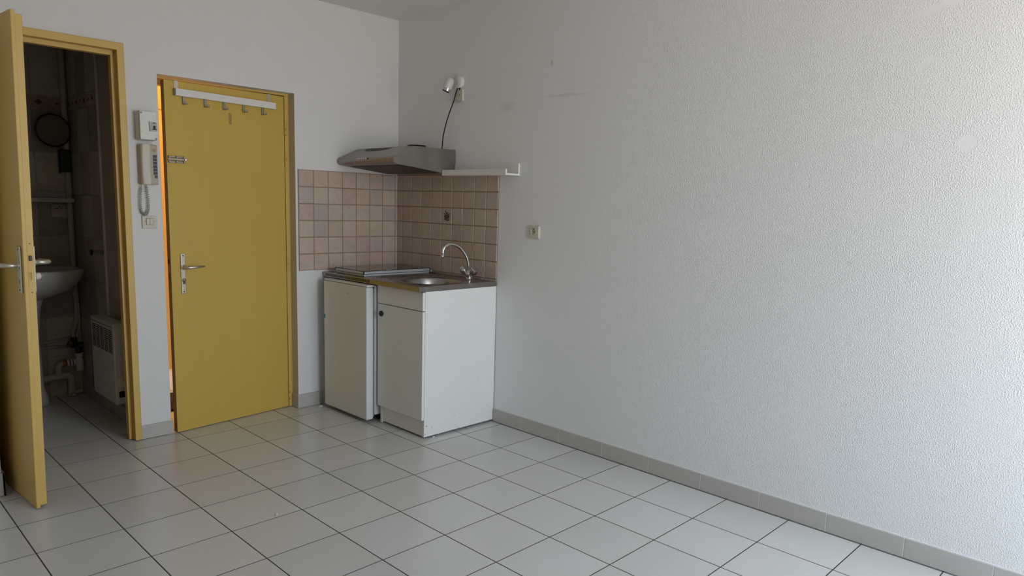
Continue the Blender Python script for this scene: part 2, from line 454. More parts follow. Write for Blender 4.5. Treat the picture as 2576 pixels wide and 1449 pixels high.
box(bm, XL, P0+.010, -.407, -.397, .002, .105, .0015); box(bm, P0, P0+.010, -.407, -.06, .002, .105, .0015)
struct('baseboard_left', bm, M['skirt'])

# ------------------------------------------------------------------ bathroom
BX0, BX1, BY = -3.0, -1.66, 1.25
def tile_wall(bm, tint, cells, place, jit):
    for (a0, a1, b0, b1) in cells:
        n0 = len(bm.faces); g = .0020; b = .0020
        q = [(a0+g, b0+g), (a1-g, b0+g), (a1-g, b1-g), (a0+g, b1-g)]
        qi = [(a0+g+b, b0+g+b), (a1-g-b, b0+g+b), (a1-g-b, b1-g-b), (a0+g+b, b1-g-b)]
        v = [bm.verts.new(place(s, t, .0)) for s, t in q]; w = [bm.verts.new(place(s, t, .0035)) for s, t in qi]
        bm.faces.new(w)
        for k in range(4): bm.faces.new((v[k], v[(k+1)%4], w[(k+1)%4], w[k]))
        bm.faces.ensure_lookup_table()
        c = jit()
        for f in bm.faces[n0:]:
            for l in f.loops: l[tint] = (*c, 1)
def fin_tint(bm, tint):
    for f in bm.faces:
        for l in f.loops:
            if l[tint][3] == 0 or tuple(l[tint])[:3] == (1, 1, 1): l[tint] = (1, 1, 1, 1)

def jb():
    t = random.uniform(.8, 1.12); return (t, t*random.uniform(.96, 1.0), t*random.uniform(.9, 1.0))
bm = B(); tint = bm.loops.layers.color.new('tint')
box(bm, BX0, BX1, BY, BY+.08, 0, H, mi=1)
cells = []
for i in range(7):
    x1 = BX1 - i*.2; x0 = x1-.2
    for k in range(7):
        z0 = k*.262
        cells.append((x0, x1, z0, min(z0+.262, 1.835)))
    cells.append((x0, x1, 1.915, 2.155))
tile_wall(bm, tint, cells, lambda s, t, d: (s, BY-.001-d, t), jb)
cells = [(BX1-.2*(i+1), BX1-.2*i, 1.835, 1.915) for i in range(7)]
n0 = len(bm.faces); tile_wall(bm, tint, cells, lambda s, t, d: (s, BY-.001-d, t), lambda: (.9, .8, .72))
for i in range(14):                              # rust lozenges in the border
    cx = BX1-.06-.1*i; s = .024 if i % 2 else .012
    v = [bm.verts.new((cx+dx, BY-.0055, 1.875+dz)) for dx, dz in ((-s, 0), (0, -s*.7), (s, 0), (0, s*.7))]
    f = bm.faces.new(v[::-1]); f.material_index = 2
bm.faces.ensure_lookup_table()
struct('wall_bathroom_back', bm, [M['bath_tile'], M['bath_paint'], M['rust']], recalc=False)

bm = B(); tint = bm.loops.layers.color.new('tint')
box(bm, BX1, BX1+.08, BT, BY+.08, 0, H, mi=1)
cells = []
for i in range(4):
    y1 = BY-.005-i*.2; y0 = max(y1-.2, .63)
    if y1-y0 < .02: continue
    for k in range(7):
        z0 = k*.262; cells.append((y0, y1, z0, min(z0+.262, 1.835)))
    cells.append((y0, y1, 1.835, 1.915)); cells.append((y0, y1, 1.915, 2.155))
tile_wall(bm, tint, cells, lambda s, t, d: (BX1-.001-d, s, t), jb)
for i in range(8):
    cy = BY-.05-.08*i; s = .014 if i % 2 else .020
    if cy < .65: break
    v = [bm.verts.new((BX1-.0055, cy+dx, 1.875+dz)) for dx, dz in ((-s, 0), (0, -s*.8), (s, 0), (0, s*.8))]
    f = bm.faces.new(v); f.material_index = 2
box(bm, BX1-.012, BX1, .618, .630, .60, 2.155, .002, mi=3)
struct('wall_bathroom_right', bm, [M['bath_tile'], M['bath_paint'], M['rust'], M['white_pl']], recalc=True)
bm = B(); box(bm, BX0-.08, BX0, BT, BY+.08, 0, H); struct('wall_bathroom_left', bm, M['bath_paint'])
bm = B(); box(bm, BX1-.012, BX1-.0005, BT+.001, BY-.005, .002, .085, .001)
struct('baseboard_bathroom', bm, M['skirt'])

# bathroom door frame with rebate
t = thing('door_frame', 'yellow painted wooden frame around the dark bathroom doorway', 'door frame', (-2.06, 0, 0))
bm = B()
def jambs(bm, xo, xi, xs, ztop, side):
    # outer face, then rebate, then stop
    box(bm, xo, xi, -.016, .030, .004, ztop, .003)
    box(bm, xo, xs, .028, BT+.008, .004, ztop-.001, .002)
jambs(bm, -1.713, -1.747, -1.765, 2.078, 1)
jambs(bm, -2.4115, -2.392, -2.362, 2.078, -1)
box(bm, -2.4105, -1.714, -.0155, .0295, 2.041, 2.0775, .003)
box(bm, -2.40, -1.735, .0285, BT+.0075, 2.018, 2.0765, .002)
wobj('jambs_and_head', bm, M['yellow'], t)

# bathroom door leaf, folded back into the room
LK = Vector((-2.343, -.659)); HG = Vector((-2.395, -.022))
e = (LK-HG); Lw = e.length; ang = math.atan2(e.y, e.x)
t = thing('bathroom_door', 'yellow door standing wide open at the left edge beside the dark bathroom', 'door', (HG.x, HG.y, 0), ang)
t.rotation_euler = (Matrix.Rotation(.0142, 3, 'Y') @ Matrix.Rotation(ang, 3, 'Z')).to_euler()
# local: +x from hinge to lock edge, +y towards the bathroom side (right of picture)
LT = .041
bm = B()
box(bm, .004, Lw-.006, .014, LT, .016, 2.006, .0015)
box(bm, .004, Lw, 0, .0155, .007, 2.018, .0025)
leaf = obj('leaf', bm, M['yellow'], t)
bm = B()
box(bm, Lw-.0062, Lw-.0054, .018, .038, .94, 1.13, 0)
obj('lock_forend', bm, M['yellow'], leaf)
bm = B()
box(bm, Lw-.0058, Lw+.001, .021, .031, 1.050, 1.072, .001, mi=0)
box(bm, Lw-.0056, Lw-.004, .022, .0225, .972, 1.004, 0, mi=0); box(bm, Lw-.0056, Lw-.004, .0275, .028, .972, 1.004, 0, mi=0)
box(bm, Lw-.0056, Lw-.0045, .025, .029, .920, .924, 0, mi=0)
box(bm, Lw-.0056, Lw-.0045, .024, .029, 1.118, 1.122, 0, mi=0)
obj('latch_bolt', bm, M['nickel'] if False else M['black'], leaf)
def lever_set(parent, px, y0, sgn, zc, z0, z1, w=.036, reach=.058, length=.11, out=1, keyhole=True, m='alu'):
    """backplate with a lever; sgn is the outward side along local y, lever runs towards -x*out"""
    bm = B(); box(bm, px-w/2, px+w/2, y0, y0+sgn*.007, z0, z1, .0028, 3)
    pl = obj('handle_plate', bm, M[m], parent)
    bm = B()
    ya = y0+sgn*.006
    pts = [(px, ya, zc), (px, ya+sgn*(reach*.55), zc), (px-out*.004, ya+sgn*reach*.85, zc), (px-out*.018, ya+sgn*reach, zc+.0005), (px-out*.05, ya+sgn*(reach+.002), zc+.001), (px-out*length, ya+sgn*(reach-.006), zc+.003)]
    tube(bm, pts, [.0105, .0095, .0095, .0095, .008, .0055], 16)
    lathe(bm, (px, y0+sgn*.0068, zc), (0, sgn, 0), [(0, 0), (.014, 0), (.014, .004), (.011, .006), (0, .006)], 24)
    obj('lever', bm, M[m], pl)
    for z in (z0+.012, z1-.012):
        bm = B(); lathe(bm, (px, y0+sgn*.0069, z), (0, sgn, 0), [(0, 0), (.0035, 0), (.003, .001), (0, .001)], 12); obj('screw', bm, M['dark'], pl)
    if keyhole:
        bm = B(); box(bm, px-.002, px+.002, y0+sgn*.0069, y0+sgn*.0075, zc-.075, zc-.058); obj('keyhole', bm, M['dark'], pl)
    return pl
lever_set(t, Lw-.037, 0, -1, 1.030, .918, 1.108, .034)
pl = lever_set(t, Lw-.037, LT, 1, 1.042, .92, 1.11, .034, keyhole=False)
bm = B(); lathe(bm, (Lw-.037, LT+.006, .985), (0, 1, 0), [(0, 0), (.013, 0), (.0145, .005), (.0145, .014), (.012, .020), (.006, .023), (0, .0235)], 28)
obj('thumb_turn', bm, M['cream'], pl)
bm = B()
for z in (.25, 1.0, 1.78): tube(bm, [(.0, -.003, z-.04), (.0, -.003, z+.04)], .007, 12)
obj('hinge', bm, M['yellow'], t)

# washbasin on pedestal
t = thing('washbasin', 'grey-white pedestal washbasin in the dark bathroom, half behind the open door', 'washbasin', (-2.0, 1.0, 0))
bm = B()
def sup(th, rx, ry, p=2.6):
    c, s = math.cos(th), math.sin(th)
    return (math.copysign(abs(c)**(2/p), c)*rx, math.copysign(abs(s)**(2/p), s)*ry)
n = 48
def loop(cx, cy, rx, ry, z, yb=None, p=2.6):
    r = []
    for k in range(n):
        a, b = sup(2*PI*k/n, rx, ry, p); yy = cy+b
        if yb is not None: yy = min(yy, yb)
        r.append(bm.verts.new((cx+a, yy, z)))
    return r
cx, cy = -2.0, 1.02
L_ = [loop(cx, cy+.08, .06, .08, .66, BY-.006), loop(cx, cy+.06, .16, .13, .69, BY-.006), loop(cx, cy+.02, .245, .20, .735, BY-.006), loop(cx, cy, .292, .235, .80, BY-.006), loop(cx, cy, .305, .245, .84, BY-.006),
      loop(cx, cy, .303, .244, .856, BY-.006), loop(cx, cy, .292, .234, .862, BY-.006), loop(cx, cy-.01, .262, .185, .857), loop(cx, cy-.01, .235, .165, .80), loop(cx, cy, .16, .11, .745), loop(cx, cy, .03, .03, .73)]
for a, b in zip(L_, L_[1:]):
    for k in range(n): f = bm.faces.new((a[k], a[(k+1)%n], b[(k+1)%n], b[k])); f.smooth = True
bm.faces.new(L_[0][::-1]); bm.faces.new(L_[-1])
wobj('basin', bm, M['porcelain'], t)
bm = B()
cy = 1.10
L_ = [loop(cx, cy, .105, .10, 0.002), loop(cx, cy, .10, .095, .03), loop(cx, cy, .078, .075, .12), loop(cx, cy, .070, .068, .45), loop(cx, cy, .085, .08, .60), loop(cx, cy, .11, .10, .70)]
for a, b in zip(L_, L_[1:]):
    for k in range(n): f = bm.faces.new((a[k], a[(k+1)%n], b[(k+1)%n], b[k])); f.smooth = True
bm.faces.new(L_[0][::-1]); bm.faces.new(L_[-1])
wobj('pedestal', bm, M['porcelain'], t)

# pipes
bm = B()
tube(bm, [(-1.688, 1.225, 2.50), (-1.688, 1.225, .66)], .0165, 16)
tube(bm, [(-1.688, 1.225, .66), (-1.688, 1.225, .50), (-1.70, 1.222, .46), (-1.715, 1.22, .42), (-1.715, 1.22, .372)], .0125, 14)
tube(bm, [(-1.676, 1.222, .66), (-1.672, 1.222, .47), (-1.69, 1.222, .40), (-1.70, 1.222, .36)], .008, 12)
lathe(bm, (-1.688, 1.225, .655), (0, 0, 1), [(.0165, 0), (.021, .002), (.021, .03), (.0165, .032)], 20)
lathe(bm, (-1.688, 1.225, 1.98), (0, 0, 1), [(.0165, 0), (.022, .002), (.022, .02), (.0165, .022)], 20)
tag(obj('vertical_pipe', bm, M['pipe'], smooth_angle=40), 'thin painted water pipe running down the far bathroom corner', 'pipe')
bm = B(); tube(bm, [(-2.25, 1.235, .345), (-1.80, 1.235, .367), (-1.73, 1.235, .382)], .009, 12)
tag(obj('supply_pipe', bm, M['pipe']), 'upper of the two thin supply pipes low on the bathroom back wall', 'pipe', 'supply pipes low on the bathroom wall')
bm = B(); tube(bm, [(-2.25, 1.235, .312), (-1.85, 1.235, .328), (-1.745, 1.235, .325)], .009, 12)
tag(obj('supply_pipe', bm, M['pipe']), 'lower of the two thin supply pipes low on the bathroom back wall', 'pipe', 'supply pipes low on the bathroom wall')
bm = B()
tube(bm, [(-1.715, 1.205, .385), (-1.715, 1.205, .345), (-1.696, 1.192, .31), (-1.694, 1.19, .2835)], .018, 14)
lathe(bm, (-1.735, 1.20, .345), (0, -1, .0), [(0, 0), (.022, 0), (.024, .03), (.010, .034), (0, .04)], 20)
lathe(bm, (-1.685, 1.20, .33), (1, -.4, .0), [(0, -.02), (.022, -.02), (.022, .02), (0, .02)], 16)
tag(obj('stop_valve', bm, M['black'], smooth_angle=40), 'small black stop valve where the bathroom pipes meet', 'valve')
t = thing('waste_pipe', 'cream plastic waste pipe with bends near the bathroom floor', 'pipe', (-1.76, 1.2, 0))
def arc(c, r, a0, a1, n=8, plane='xz'):
    o = []
    for i in range(n+1):
        a = a0+(a1-a0)*i/n
        o.append((c[0]+r*math.cos(a), c[1], c[2]+r*math.sin(a)))
    return o
bm = B()
tube(bm, [(-2.02, 1.20, .118), (-1.90, 1.20, .128)] + [(-1.80, 1.20, .138)] + arc((-1.775, 1.20, .107), .031, PI/2, 0, 6) + [(-1.744, 1.20, .045)], .021, 18)
tube(bm, [(-1.815, 1.20, .14), (-1.815, 1.20, .185)] + arc((-1.785, 1.20, .19), .03, PI, PI/2, 6) + [(-1.76, 1.20, .22)], .020, 18)
lathe(bm, (-1.744, 1.20, .05), (0, 0, -1), [(.026, -.03), (.026, .02), (.018, .022), (.018, .045)], 20)
wobj('bends', bm, M['pvc'], t, smooth_angle=40)
bm = B(); tube(bm, [(-1.790, 1.20, .2195), (-1.768, 1.20, .2205)], .0225, 18); wobj('orange_joint', bm, M['copper'], t, 'orange brown joint ring')
bm = B()
for dx in (0, .018, .036): lathe(bm, (-1.765+dx, 1.20, .2205), (1, 0, 0), [(0, 0), (.023, 0), (.023, .011), (.015, .014), (0, .014)], 20)
tube(bm, [(-1.72, 1.20, .2205), (-1.69, 1.20, .2205)], .014, 14)
wobj('coupling_nut', bm, M['white_pl'], t, smooth_angle=40)
bm = B(); lathe(bm, (-1.694, 1.19, .165), (0, 0, 1), [(0, 0), (.021, 0), (.023, .01), (.023, .075), (.019, .085), (.019, .09), (.024, .092), (.024, .115), (0, .117)], 24)
wobj('trap_cup', bm, M['white_pl'], t, smooth_angle=40)
bm = B()
tube(bm, [(-1.77, 1.18, .022), (-1.73, 1.17, .026), (-1.69, 1.17, .030)], .011, 12); tube(bm, [(-1.75, 1.18, .022), (-1.75, 1.14, .016)], .009, 12)
lathe(bm, (-1.744, 1.2, .0), (0, 0, 1), [(0, .002), (.035, .002), (.033, .012), (.02, .014), (0, .014)], 20)
wobj('floor_coupling', bm, M['pipe'], t, smooth_angle=40)

# wall accessories in the bathroom
t = thing('round_mirror', 'round black-rimmed mirror hanging on the bathroom back wall', 'mirror', (-1.765, BY, 1.70))
bm = B(); rr = .098
pts = [(-1.765+rr*math.cos(a), BY-.070+.02*math.cos(a), 1.705+rr*math.sin(a)) for a in [2*PI*k/48 for k in range(49)]]
tube(bm, pts, .0055, 10, cap=False)
bmesh.ops.remove_doubles(bm, verts=bm.verts, dist=1e-5)
wobj('rim', bm, M['black'], t)
bm = B()
v = [bm.verts.new((-1.765+rr*math.cos(a), BY-.069+.02*math.cos(a), 1.705+rr*math.sin(a))) for a in [2*PI*k/48 for k in range(48)]]
v2 = [bm.verts.new((w.co.x, w.co.y+.004, w.co.z)) for w in v]
bm.faces.new(v); bm.faces.new(v2[::-1])
for k in range(48): bm.faces.new((v[k], v[(k+1)%48], v2[(k+1)%48], v2[k]))
wobj('mirror_face', bm, mat('painted_reflection', '#7a6f64', .35), t)  # flat tile-like colour stands in for the dark wall reflected in the mirror
bm = B(); tube(bm, [(-1.74, BY-.004, 1.62), (-1.74, BY-.06, 1.612)], .004, 8); tube(bm, [(-1.735, BY-.012, 1.60), (-1.735, BY-.012, 1.56)], .003, 8)
wobj('hanger', bm, M['nickel'], t)
bm = B(); box(bm, -1.727, -1.668, BY-.045, BY-.005, 1.452, 1.595, .004); box(bm, -1.735, -1.728, BY-.03, BY-.005, 1.445, 1.59, .001)
tag(obj('wall_box', bm, M['black']), 'black rectangular box fixed to the bathroom wall below the round mirror', 'box')
t = thing('wall_shelf', 'pale narrow shelf on the bathroom wall above the washbasin', 'shelf', (-1.9, BY, 1.28))
bm = B(); box(bm, -2.28, -1.68, BY-.115, BY-.006, 1.262, 1.289, .004); wobj('shelf_board', bm, M['porcelain'], t)
bm = B(); box(bm, -2.28, -1.70, BY-.022, BY-.005, 1.289, 1.325, .003); wobj('back_rail', bm, M['porcelain'], t)
t = thing('shaver_socket', 'pale wall outlet plate just below the bathroom shelf', 'socket', (-1.745, BY, 1.21))
bm = B(); box(bm, -1.79, -1.70, BY-.014, BY-.005, 1.165, 1.25, .003); wobj('plate', bm, M['beige'], t)
for dx, dz in ((-.02, -.004), (-.008, -.004), (.002, .006), (.012, -.004)):
    bm = B(); lathe(bm, (-1.745+dx, BY-.0142, 1.225+dz), (0, -1, 0), [(0, 0), (.003, 0), (.003, .0006), (0, .0006)], 10); wobj('pin_hole', bm, M['black'], t)
t = thing('wall_peg', 'short chrome peg with a dark flared end on the bathroom side wall', 'peg', (BX1, .665, .98))
bm = B(); lathe(bm, (BX1-.004, .665, .979), (-1, 0, 0), [(0, 0), (.016, 0), (.016, .006), (.012, .009), (.012, .058), (0, .059)], 22); wobj('peg_stem', bm, M['nickel'], t, smooth_angle=40)
bm = B(); lathe(bm, (BX1-.062, .665, .979), (-1, 0, 0), [(.012, 0), (.0175, .004), (.0185, .014), (0, .015)], 22); wobj('end_cap', bm, M['black'], t, smooth_angle=40)

t = thing('wall_heater', 'white electric convector heater on the bathroom side wall', 'heater', (-1.71, .43, 0))
hx0, hx1, hy0, hy1, hz0, hz1 = -1.762, -1.69, .23, .635, .150, .612
bm = B(); box(bm, hx0, hx1, hy0, hy1, hz0, hz1, .007, 3); box(bm, hx1-.001, BX1, .30, .34, .22, .55); box(bm, hx1-.001, BX1, .53, .57, .22, .55)
wobj('casing', bm, mat('heater_enamel', '#c4c1bb', .4), t)
bm = B()
for i in range(5):
    ya = hy0+.022+i*.073
    for k in range(13):
        z = hz1-.040-k*.0105
        box(bm, hx0-.0008, hx0+.001, ya, ya+.060, z-.0055, z)
box(bm, hx0-.0005, hx0+.001, hy0+.012, hy1-.012, hz1-.024, hz1-.021)
wobj('outlet_grille', bm, M['dark'], t)
bm = B(); lathe(bm, (-1.722, hy0, .275), (0, -1, 0), [(0, 0), (.030, 0), (.030, .002), (.021, .004), (.020, .018), (0, .019)], 28)
wobj('thermostat_dial', bm, M['cream'], t, smooth_angle=40)
bm = B(); box(bm, -1.745, -1.705, hy0-.0015, hy0+.001, .19, .226, .001); wobj('rocker_switch', bm, M['black'], t)

# ------------------------------------------------------------------ corridor seen through the gap
CY = 1.56
bm = B(); box(bm, BX1+.08, 1.0, CY, CY+.08, 0, H); struct('wall_corridor_back', bm, M['corridor'])
bm = B(); box(bm, 1.0, 1.08, WT, CY+.08, 0, H); struct('wall_corridor_right', bm, M['corridor'])
bm = B(); box(bm, BX1+.08, 1.08, CY-.012, CY, 1.945, 1.972, .003); struct('trim_2', bm, M['corridor'])
bm = B(); box(bm, -1.45, -.75, .42, .815, .001, .016, .004)
tag(obj('doormat', bm, M['mat_brown']), 'dark brown doormat in the orange-lit corridor beyond the ajar door', 'doormat')
t = thing('corridor_lamp', 'warm corridor ceiling lamp beyond the ajar yellow door', 'lamp', (-.75, .85, H))
bm = B(); lathe(bm, (-.75, .85, H), (0, 0, -1), [(0, 0), (.13, 0), (.13, .025), (0, .025)], 32); wobj('lamp_base', bm, M['white_pl'], t)
em = bpy.data.materials.new('warm_shade'); em.use_nodes = True
p = em.node_tree.nodes['Principled BSDF']; p.inputs['Emission Color'].default_value = (1, .55, .18, 1); p.inputs['Emission Strength'].default_value = 1.5
bm = B(); lathe(bm, (-.75, .85, H-.025), (0, 0, -1), [(.12, 0), (.115, .03), (.08, .055), (0, .065)], 32); wobj('shade', bm, em, t)

# ------------------------------------------------------------------ entry door
t = thing('door_frame', 'yellow painted frame set back in the white wall around the entry door', 'door frame', (-1.16, .07, 0))
bm = B()
FY0, FY1 = .066, WT+.01
box(bm, -.800, E1-.0005, FY0+.0008, FY1, .004, 1.9425, .001)
box(bm, E0, -1.535, FY0+.03, FY1, .004, 1.9425, .001)
box(bm, E0+.0005, E1-.0005, FY0, FY1, 1.9425, EH+.03, .001)
box(bm, -.828, -.798, .1085, FY1-.002, .004, 1.9435, .001)
box(bm, E0+.001, -.798, .1085, FY1-.001, 1.915, 1.9435, .001)
wobj('jambs_and_head', bm, M['yellow'], t)
LKe = Vector((-1.5285, -.018)); HGe = Vector((-.803, .068))
e = HGe-LKe; Le = e.length; ang = math.atan2(e.y, e.x)
t = thing('entry_door', 'yellow flush entry door standing slightly ajar, coat hooks hung over its top', 'door', (HGe.x, HGe.y, 0), ang)
# local x: 0 at hinge, -Le at lock edge ; room side is local -y
o0 = -Le
bm = B(); box(bm, o0, 0, 0, .036, .005, 1.938, .0015)
for v_ in bm.verts:
    if v_.co.z > 1.9: v_.co.z -= .009*(-v_.co.x/Le)
for f in bm.faces:
    if f.normal.x < -.9 or (f.calc_center_median().x < o0+.0005): f.material_index = 1
obj('leaf', bm, [M['yellow_leaf'], M['wood_edge']], t)
pl = lever_set(t, o0+.0655, 0, -1, .936, .789, 1.012, .026, reach=.040, length=.105, out=-1, keyhole=False)
bm = B(); lathe(bm, (o0+.0655, -.0065, .866), (0, -1, 0), [(0, 0), (.0088, 0), (.0088, .009), (0, .010)], 20); box(bm, o0+.0615, o0+.0695, -.0120, -.0065, .842, .866, .002)
obj('lock_cylinder', bm, M['nickel'], pl)
bm = B(); box(bm, o0+.0625, o0+.0665, -.026, -.015, .845, .866, .001); obj('key', bm, M['nickel'], pl)
bm = B(); box(bm, o0-.0006, o0+.0004, .010, .030, .815, 1.0, 0); box(bm, o0-.0012, o0+.0004, .012, .030, .955, .98, 0, mi=1); box(bm, o0-.0012, o0+.0004, .016, .022, .865, .905, 0, mi=1)
box(bm, o0-.0012, o0+.0004, .017, .021, .845, .849, 0, mi=1)
obj('lock_forend', bm, [M['wood_edge'], M['dark']], t)
# slide bolt
bm = B()
for z in (1.5335, 1.5045): box(bm, o0+.006, o0+.098, -.004, 0, z-.0045, z+.0045, .001)
for xx in (.010, .050, .090): box(bm, o0+xx-.003, o0+xx+.006, -.012, 0, 1.500, 1.538, .002)
sb = obj('slide_bolt', bm, M['nickel'], t, 'nickel slide bolt')
bm = B(); tube(bm, [(o0+.004, -.010, 1.519), (o0+.092, -.010, 1.519)], .007, 14); lathe(bm, (o0+.094, -.010, 1.519), (0, -1, 0), [(0, -.004), (.006, -.004), (.006, .012), (.007, .018), (0, .02)], 14)
obj('bolt_bar', bm, M['alu'], sb, smooth_angle=40)
bm = B(); box(bm, o0+.366, o0+.3835, -.0006, 0, 1.737, 1.799); obj('tape_residue', bm, M['tape'], t, 'brownish patch of old tape')
for z0, z1 in ((1.708, 1.788), (1.526, 1.605), (.882, .959), (.05, .135)):
    zm = (z0+z1)/2
    bm = B(); tube(bm, [(.004, -.006, z0), (.004, -.006, zm-.0006)], .0065, 12); tube(bm, [(.004, -.006, zm+.0006), (.004, -.006, z1)], .0065, 12)
    obj('hinge', bm, M['yellow'], t)

# coat rack over the door
t = thing('coat_rack', 'white bar with five metal hooks hung over the yellow entry door', 'coat rack', (HGe.x, HGe.y, 0), ang)
bm = B()
# C-shaped bar with a rounded back edge
box(bm, o0+.052, o0+.657, -.026, -.023, 1.853, 1.890, .0008); box(bm, o0+.052, o0+.657, -.024, -.006, 1.887, 1.890, .0008); box(bm, o0+.052, o0+.657, -.024, -.006, 1.853, 1.856, .0008)
box(bm, o0+.052, o0+.657, -.007, -.003, 1.856, 1.887, .0008)
obj('bar', bm, M['white_lac'], t)
bm = B(); pr = []
for k in range(9): a = -PI/2+PI*k/8; pr.append((-.006+.006*math.cos(a)-.002, 1.8715+.0185*math.sin(a)))
prism(bm, [(-.0265, 1.853), (-.0265, 1.890)] + pr[::-1], 'x', o0+.0485, o0+.0523)
obj('end_cap', bm, M['grey_pl'], t)
bm = B(); prism(bm, [(-.0265, 1.853), (-.0265, 1.890)] + pr[::-1], 'x', o0+.6567, o0+.6585); obj('end_cap', bm, M['white_pl'], t)
for xa in (.054, .619):
    zt = 1.9385-.009*(1-(xa)/Le)
    bm = B(); box(bm, o0+xa, o0+xa+.022, -.0025, -.0003, 1.86, zt+.0018, .0004); box(bm, o0+xa, o0+xa+.022, -.0025, .0385, zt, zt+.0018, .0004); box(bm, o0+xa, o0+xa+.022, .0365, .0385, 1.90, zt+.0018, .0004)
    obj('hanging_strap', bm, M['alu'], t)
for xa in (.104, .226, .338, .459, .583):
    bm = B(); w = .0075; xc = o0+xa
    box(bm, xc-w, xc+w, -.0075, -.0045, 1.815, 1.858, .0008); box(bm, xc-w, xc+w, -.036, -.0045, 1.812, 1.8155, .0008); box(bm, xc-w, xc+w, -.036, -.0335, 1.812, 1.824, .0008)
    obj('hook', bm, M['nickel'], t)

# ------------------------------------------------------------------ things on the wall between the doors
t = thing('fuse_box', 'white fuse box on the wall above the intercom handset', 'fuse box', (-1.63, 0, 1.68))
bm = B(); box(bm, -1.672, -1.586, -.058, 0, 1.606, 1.753, .004); box(bm, -1.671, -1.587, -.068, -.058, 1.607, 1.752, .004, 3)
wobj('housing', bm, M['white_pl'], t)
bm = B()
pr = [(-1.662+.0735*k/12, 1.713+.010*math.sin(PI*(k/12)**.7)) for k in range(13)]
prism(bm, pr + [(-1.5885, 1.702), (-1.662, 1.702)], 'y', -.0695, -.068); wobj('cover_flap', bm, M['white_pl'], t); bm = B()
pr = [(-1.662+.0735*k/12, 1.643-.007*math.sin(PI*k/12)) for k in range(13)]
prism(bm, [(-1.5885, 1.650), (-1.662, 1.650)] + pr, 'y', -.0695, -.068)
wobj('cover_flap', bm, M['white_pl'], t)
bm = B(); box(bm, -1.627, -1.5885, -.0688, -.068, 1.652, 1.699); br = wobj('breaker', bm, M['grey_pl'], t, 'grey circuit breaker')
bm = B(); box(bm, -1.6045, -1.598, -.078, -.0688, 1.664, 1.680, .001); box(bm, -1.611, -1.591, -.0696, -.0688, 1.660, 1.665); box(bm, -1.6275, -1.6255, -.0694, -.0688, 1.651, 1.700); box(bm, -1.608, -1.597, -.0694, -.0688, 1.692, 1.697)
wobj('switch_lever', bm, M['black'], br)
for xx, zz in ((-1.663, 1.742), (-1.595, 1.615)):
    bm = B(); lathe(bm, (xx, -.068, zz), (0, -1, 0), [(0, .0), (.005, 0), (.005, .0015), (.003, .0015), (.003, .0004), (0, .0004)], 16); wobj('screw', bm, M['grey_pl'], t)

t = thing('intercom', 'beige intercom telephone with dark buttons on the wall above the light switch', 'intercom', (-1.62, 0, 1.48))
bm = B(); box(bm, -1.668, -1.578, -.030, 0, 1.380, 1.586, .006, 3); wobj('base', bm, M['beige'], t)
bm = B()
# handset: deep rounded slab, slightly waisted along its length
nseg = 20; ringz = [1.381+(1.585-1.381)*i/nseg for i in range(nseg+1)]
rings = []
for i, z in enumerate(ringz):
    u_ = i/nseg; d = .020+.010*(abs(2*u_-1)**2.2); wv = .0235+.002*(abs(2*u_-1)**2)
    e_ = 1 if 0 < i < nseg else .9
    cxh = -1.6405; pts2 = []
    for k in range(17):
        a = PI*k/16; ca = math.cos(a); sa = math.sin(a)
        pts2.append((cxh+math.copysign(abs(ca)**.45, ca)*wv*e_, -.031-abs(sa)**.55*d*e_*.9))
    rings.append([bm.verts.new((px_, py_, z)) for px_, py_ in pts2])
for a, b in zip(rings, rings[1:]):
    for k in range(16): f = bm.faces.new((a[k], a[k+1], b[k+1], b[k])); f.smooth = True
    bm.faces.new((a[16], a[0], b[0], b[16]))
bm.faces.new(rings[0][::-1]); bm.faces.new(rings[-1])
wobj('handset', bm, M['cream'], t, smooth_angle=45)
for k in range(7):
    z = 1.534-k*.0175; x0_ = -1.6035 if k < 6 else -1.598
    bm = B(); box(bm, x0_+.002, -1.5825, -.0325, -.030, z-.0145, z, .0006); wobj('call_button', bm, M['btn'], t)
bm = B()
for k in range(3): box(bm, -1.603, -1.587, -.0306, -.0298, 1.561-k*.005, 1.5635-k*.005)
wobj('speaker_slots', bm, M['wood_edge'], t)
# coiled cord
keys = [(-1.657, 1.381), (-1.663, 1.355), (-1.667, 1.315), (-1.668, 1.270), (-1.664, 1.238), (-1.651, 1.224), (-1.638, 1.229), (-1.629, 1.258), (-1.629, 1.300), (-1.633, 1.345), (-1.634, 1.381)]
def catmull(k, m=24):
    o = []
    for i in range(len(k)-1):
        p0 = k[max(i-1, 0)]; p1 = k[i]; p2 = k[i+1]; p3 = k[min(i+2, len(k)-1)]
        for j in range(m):
            s = j/m
            o.append(tuple(.5*(2*b+(c-a)*s+(2*a-5*b+4*c-d)*s*s+(3*b-a-3*c+d)*s**3) for a, b, c, d in zip(p0, p1, p2, p3)))
    o.append(tuple(k[-1])); return o
cl = catmull(keys, 60); pts = []; turns = 46
Ltot = len(cl)-1
for i, (cx_, cz_) in enumerate(cl):
    s = i/Ltot
    a = cl[max(i-1, 0)]; b = cl[min(i+1, Ltot)]; tx, tz = b[0]-a[0], b[1]-a[1]; ln = math.hypot(tx, tz); tx /= ln; tz /= ln
    env = min(1, max(0, (s-.05)/.05), max(0, (.97-s)/.03)); r_ = .0062*env; ph = 2*PI*turns*s
    pts.append((cx_ - tz*r_*math.cos(ph), -.014 + r_*math.sin(ph), cz_ + tx*r_*math.cos(ph)))
fine = []
bm = B(); tube(bm, catmull(pts, 2), .0016, 6); wobj('coiled_cord', bm, M['grey_pl'], t)

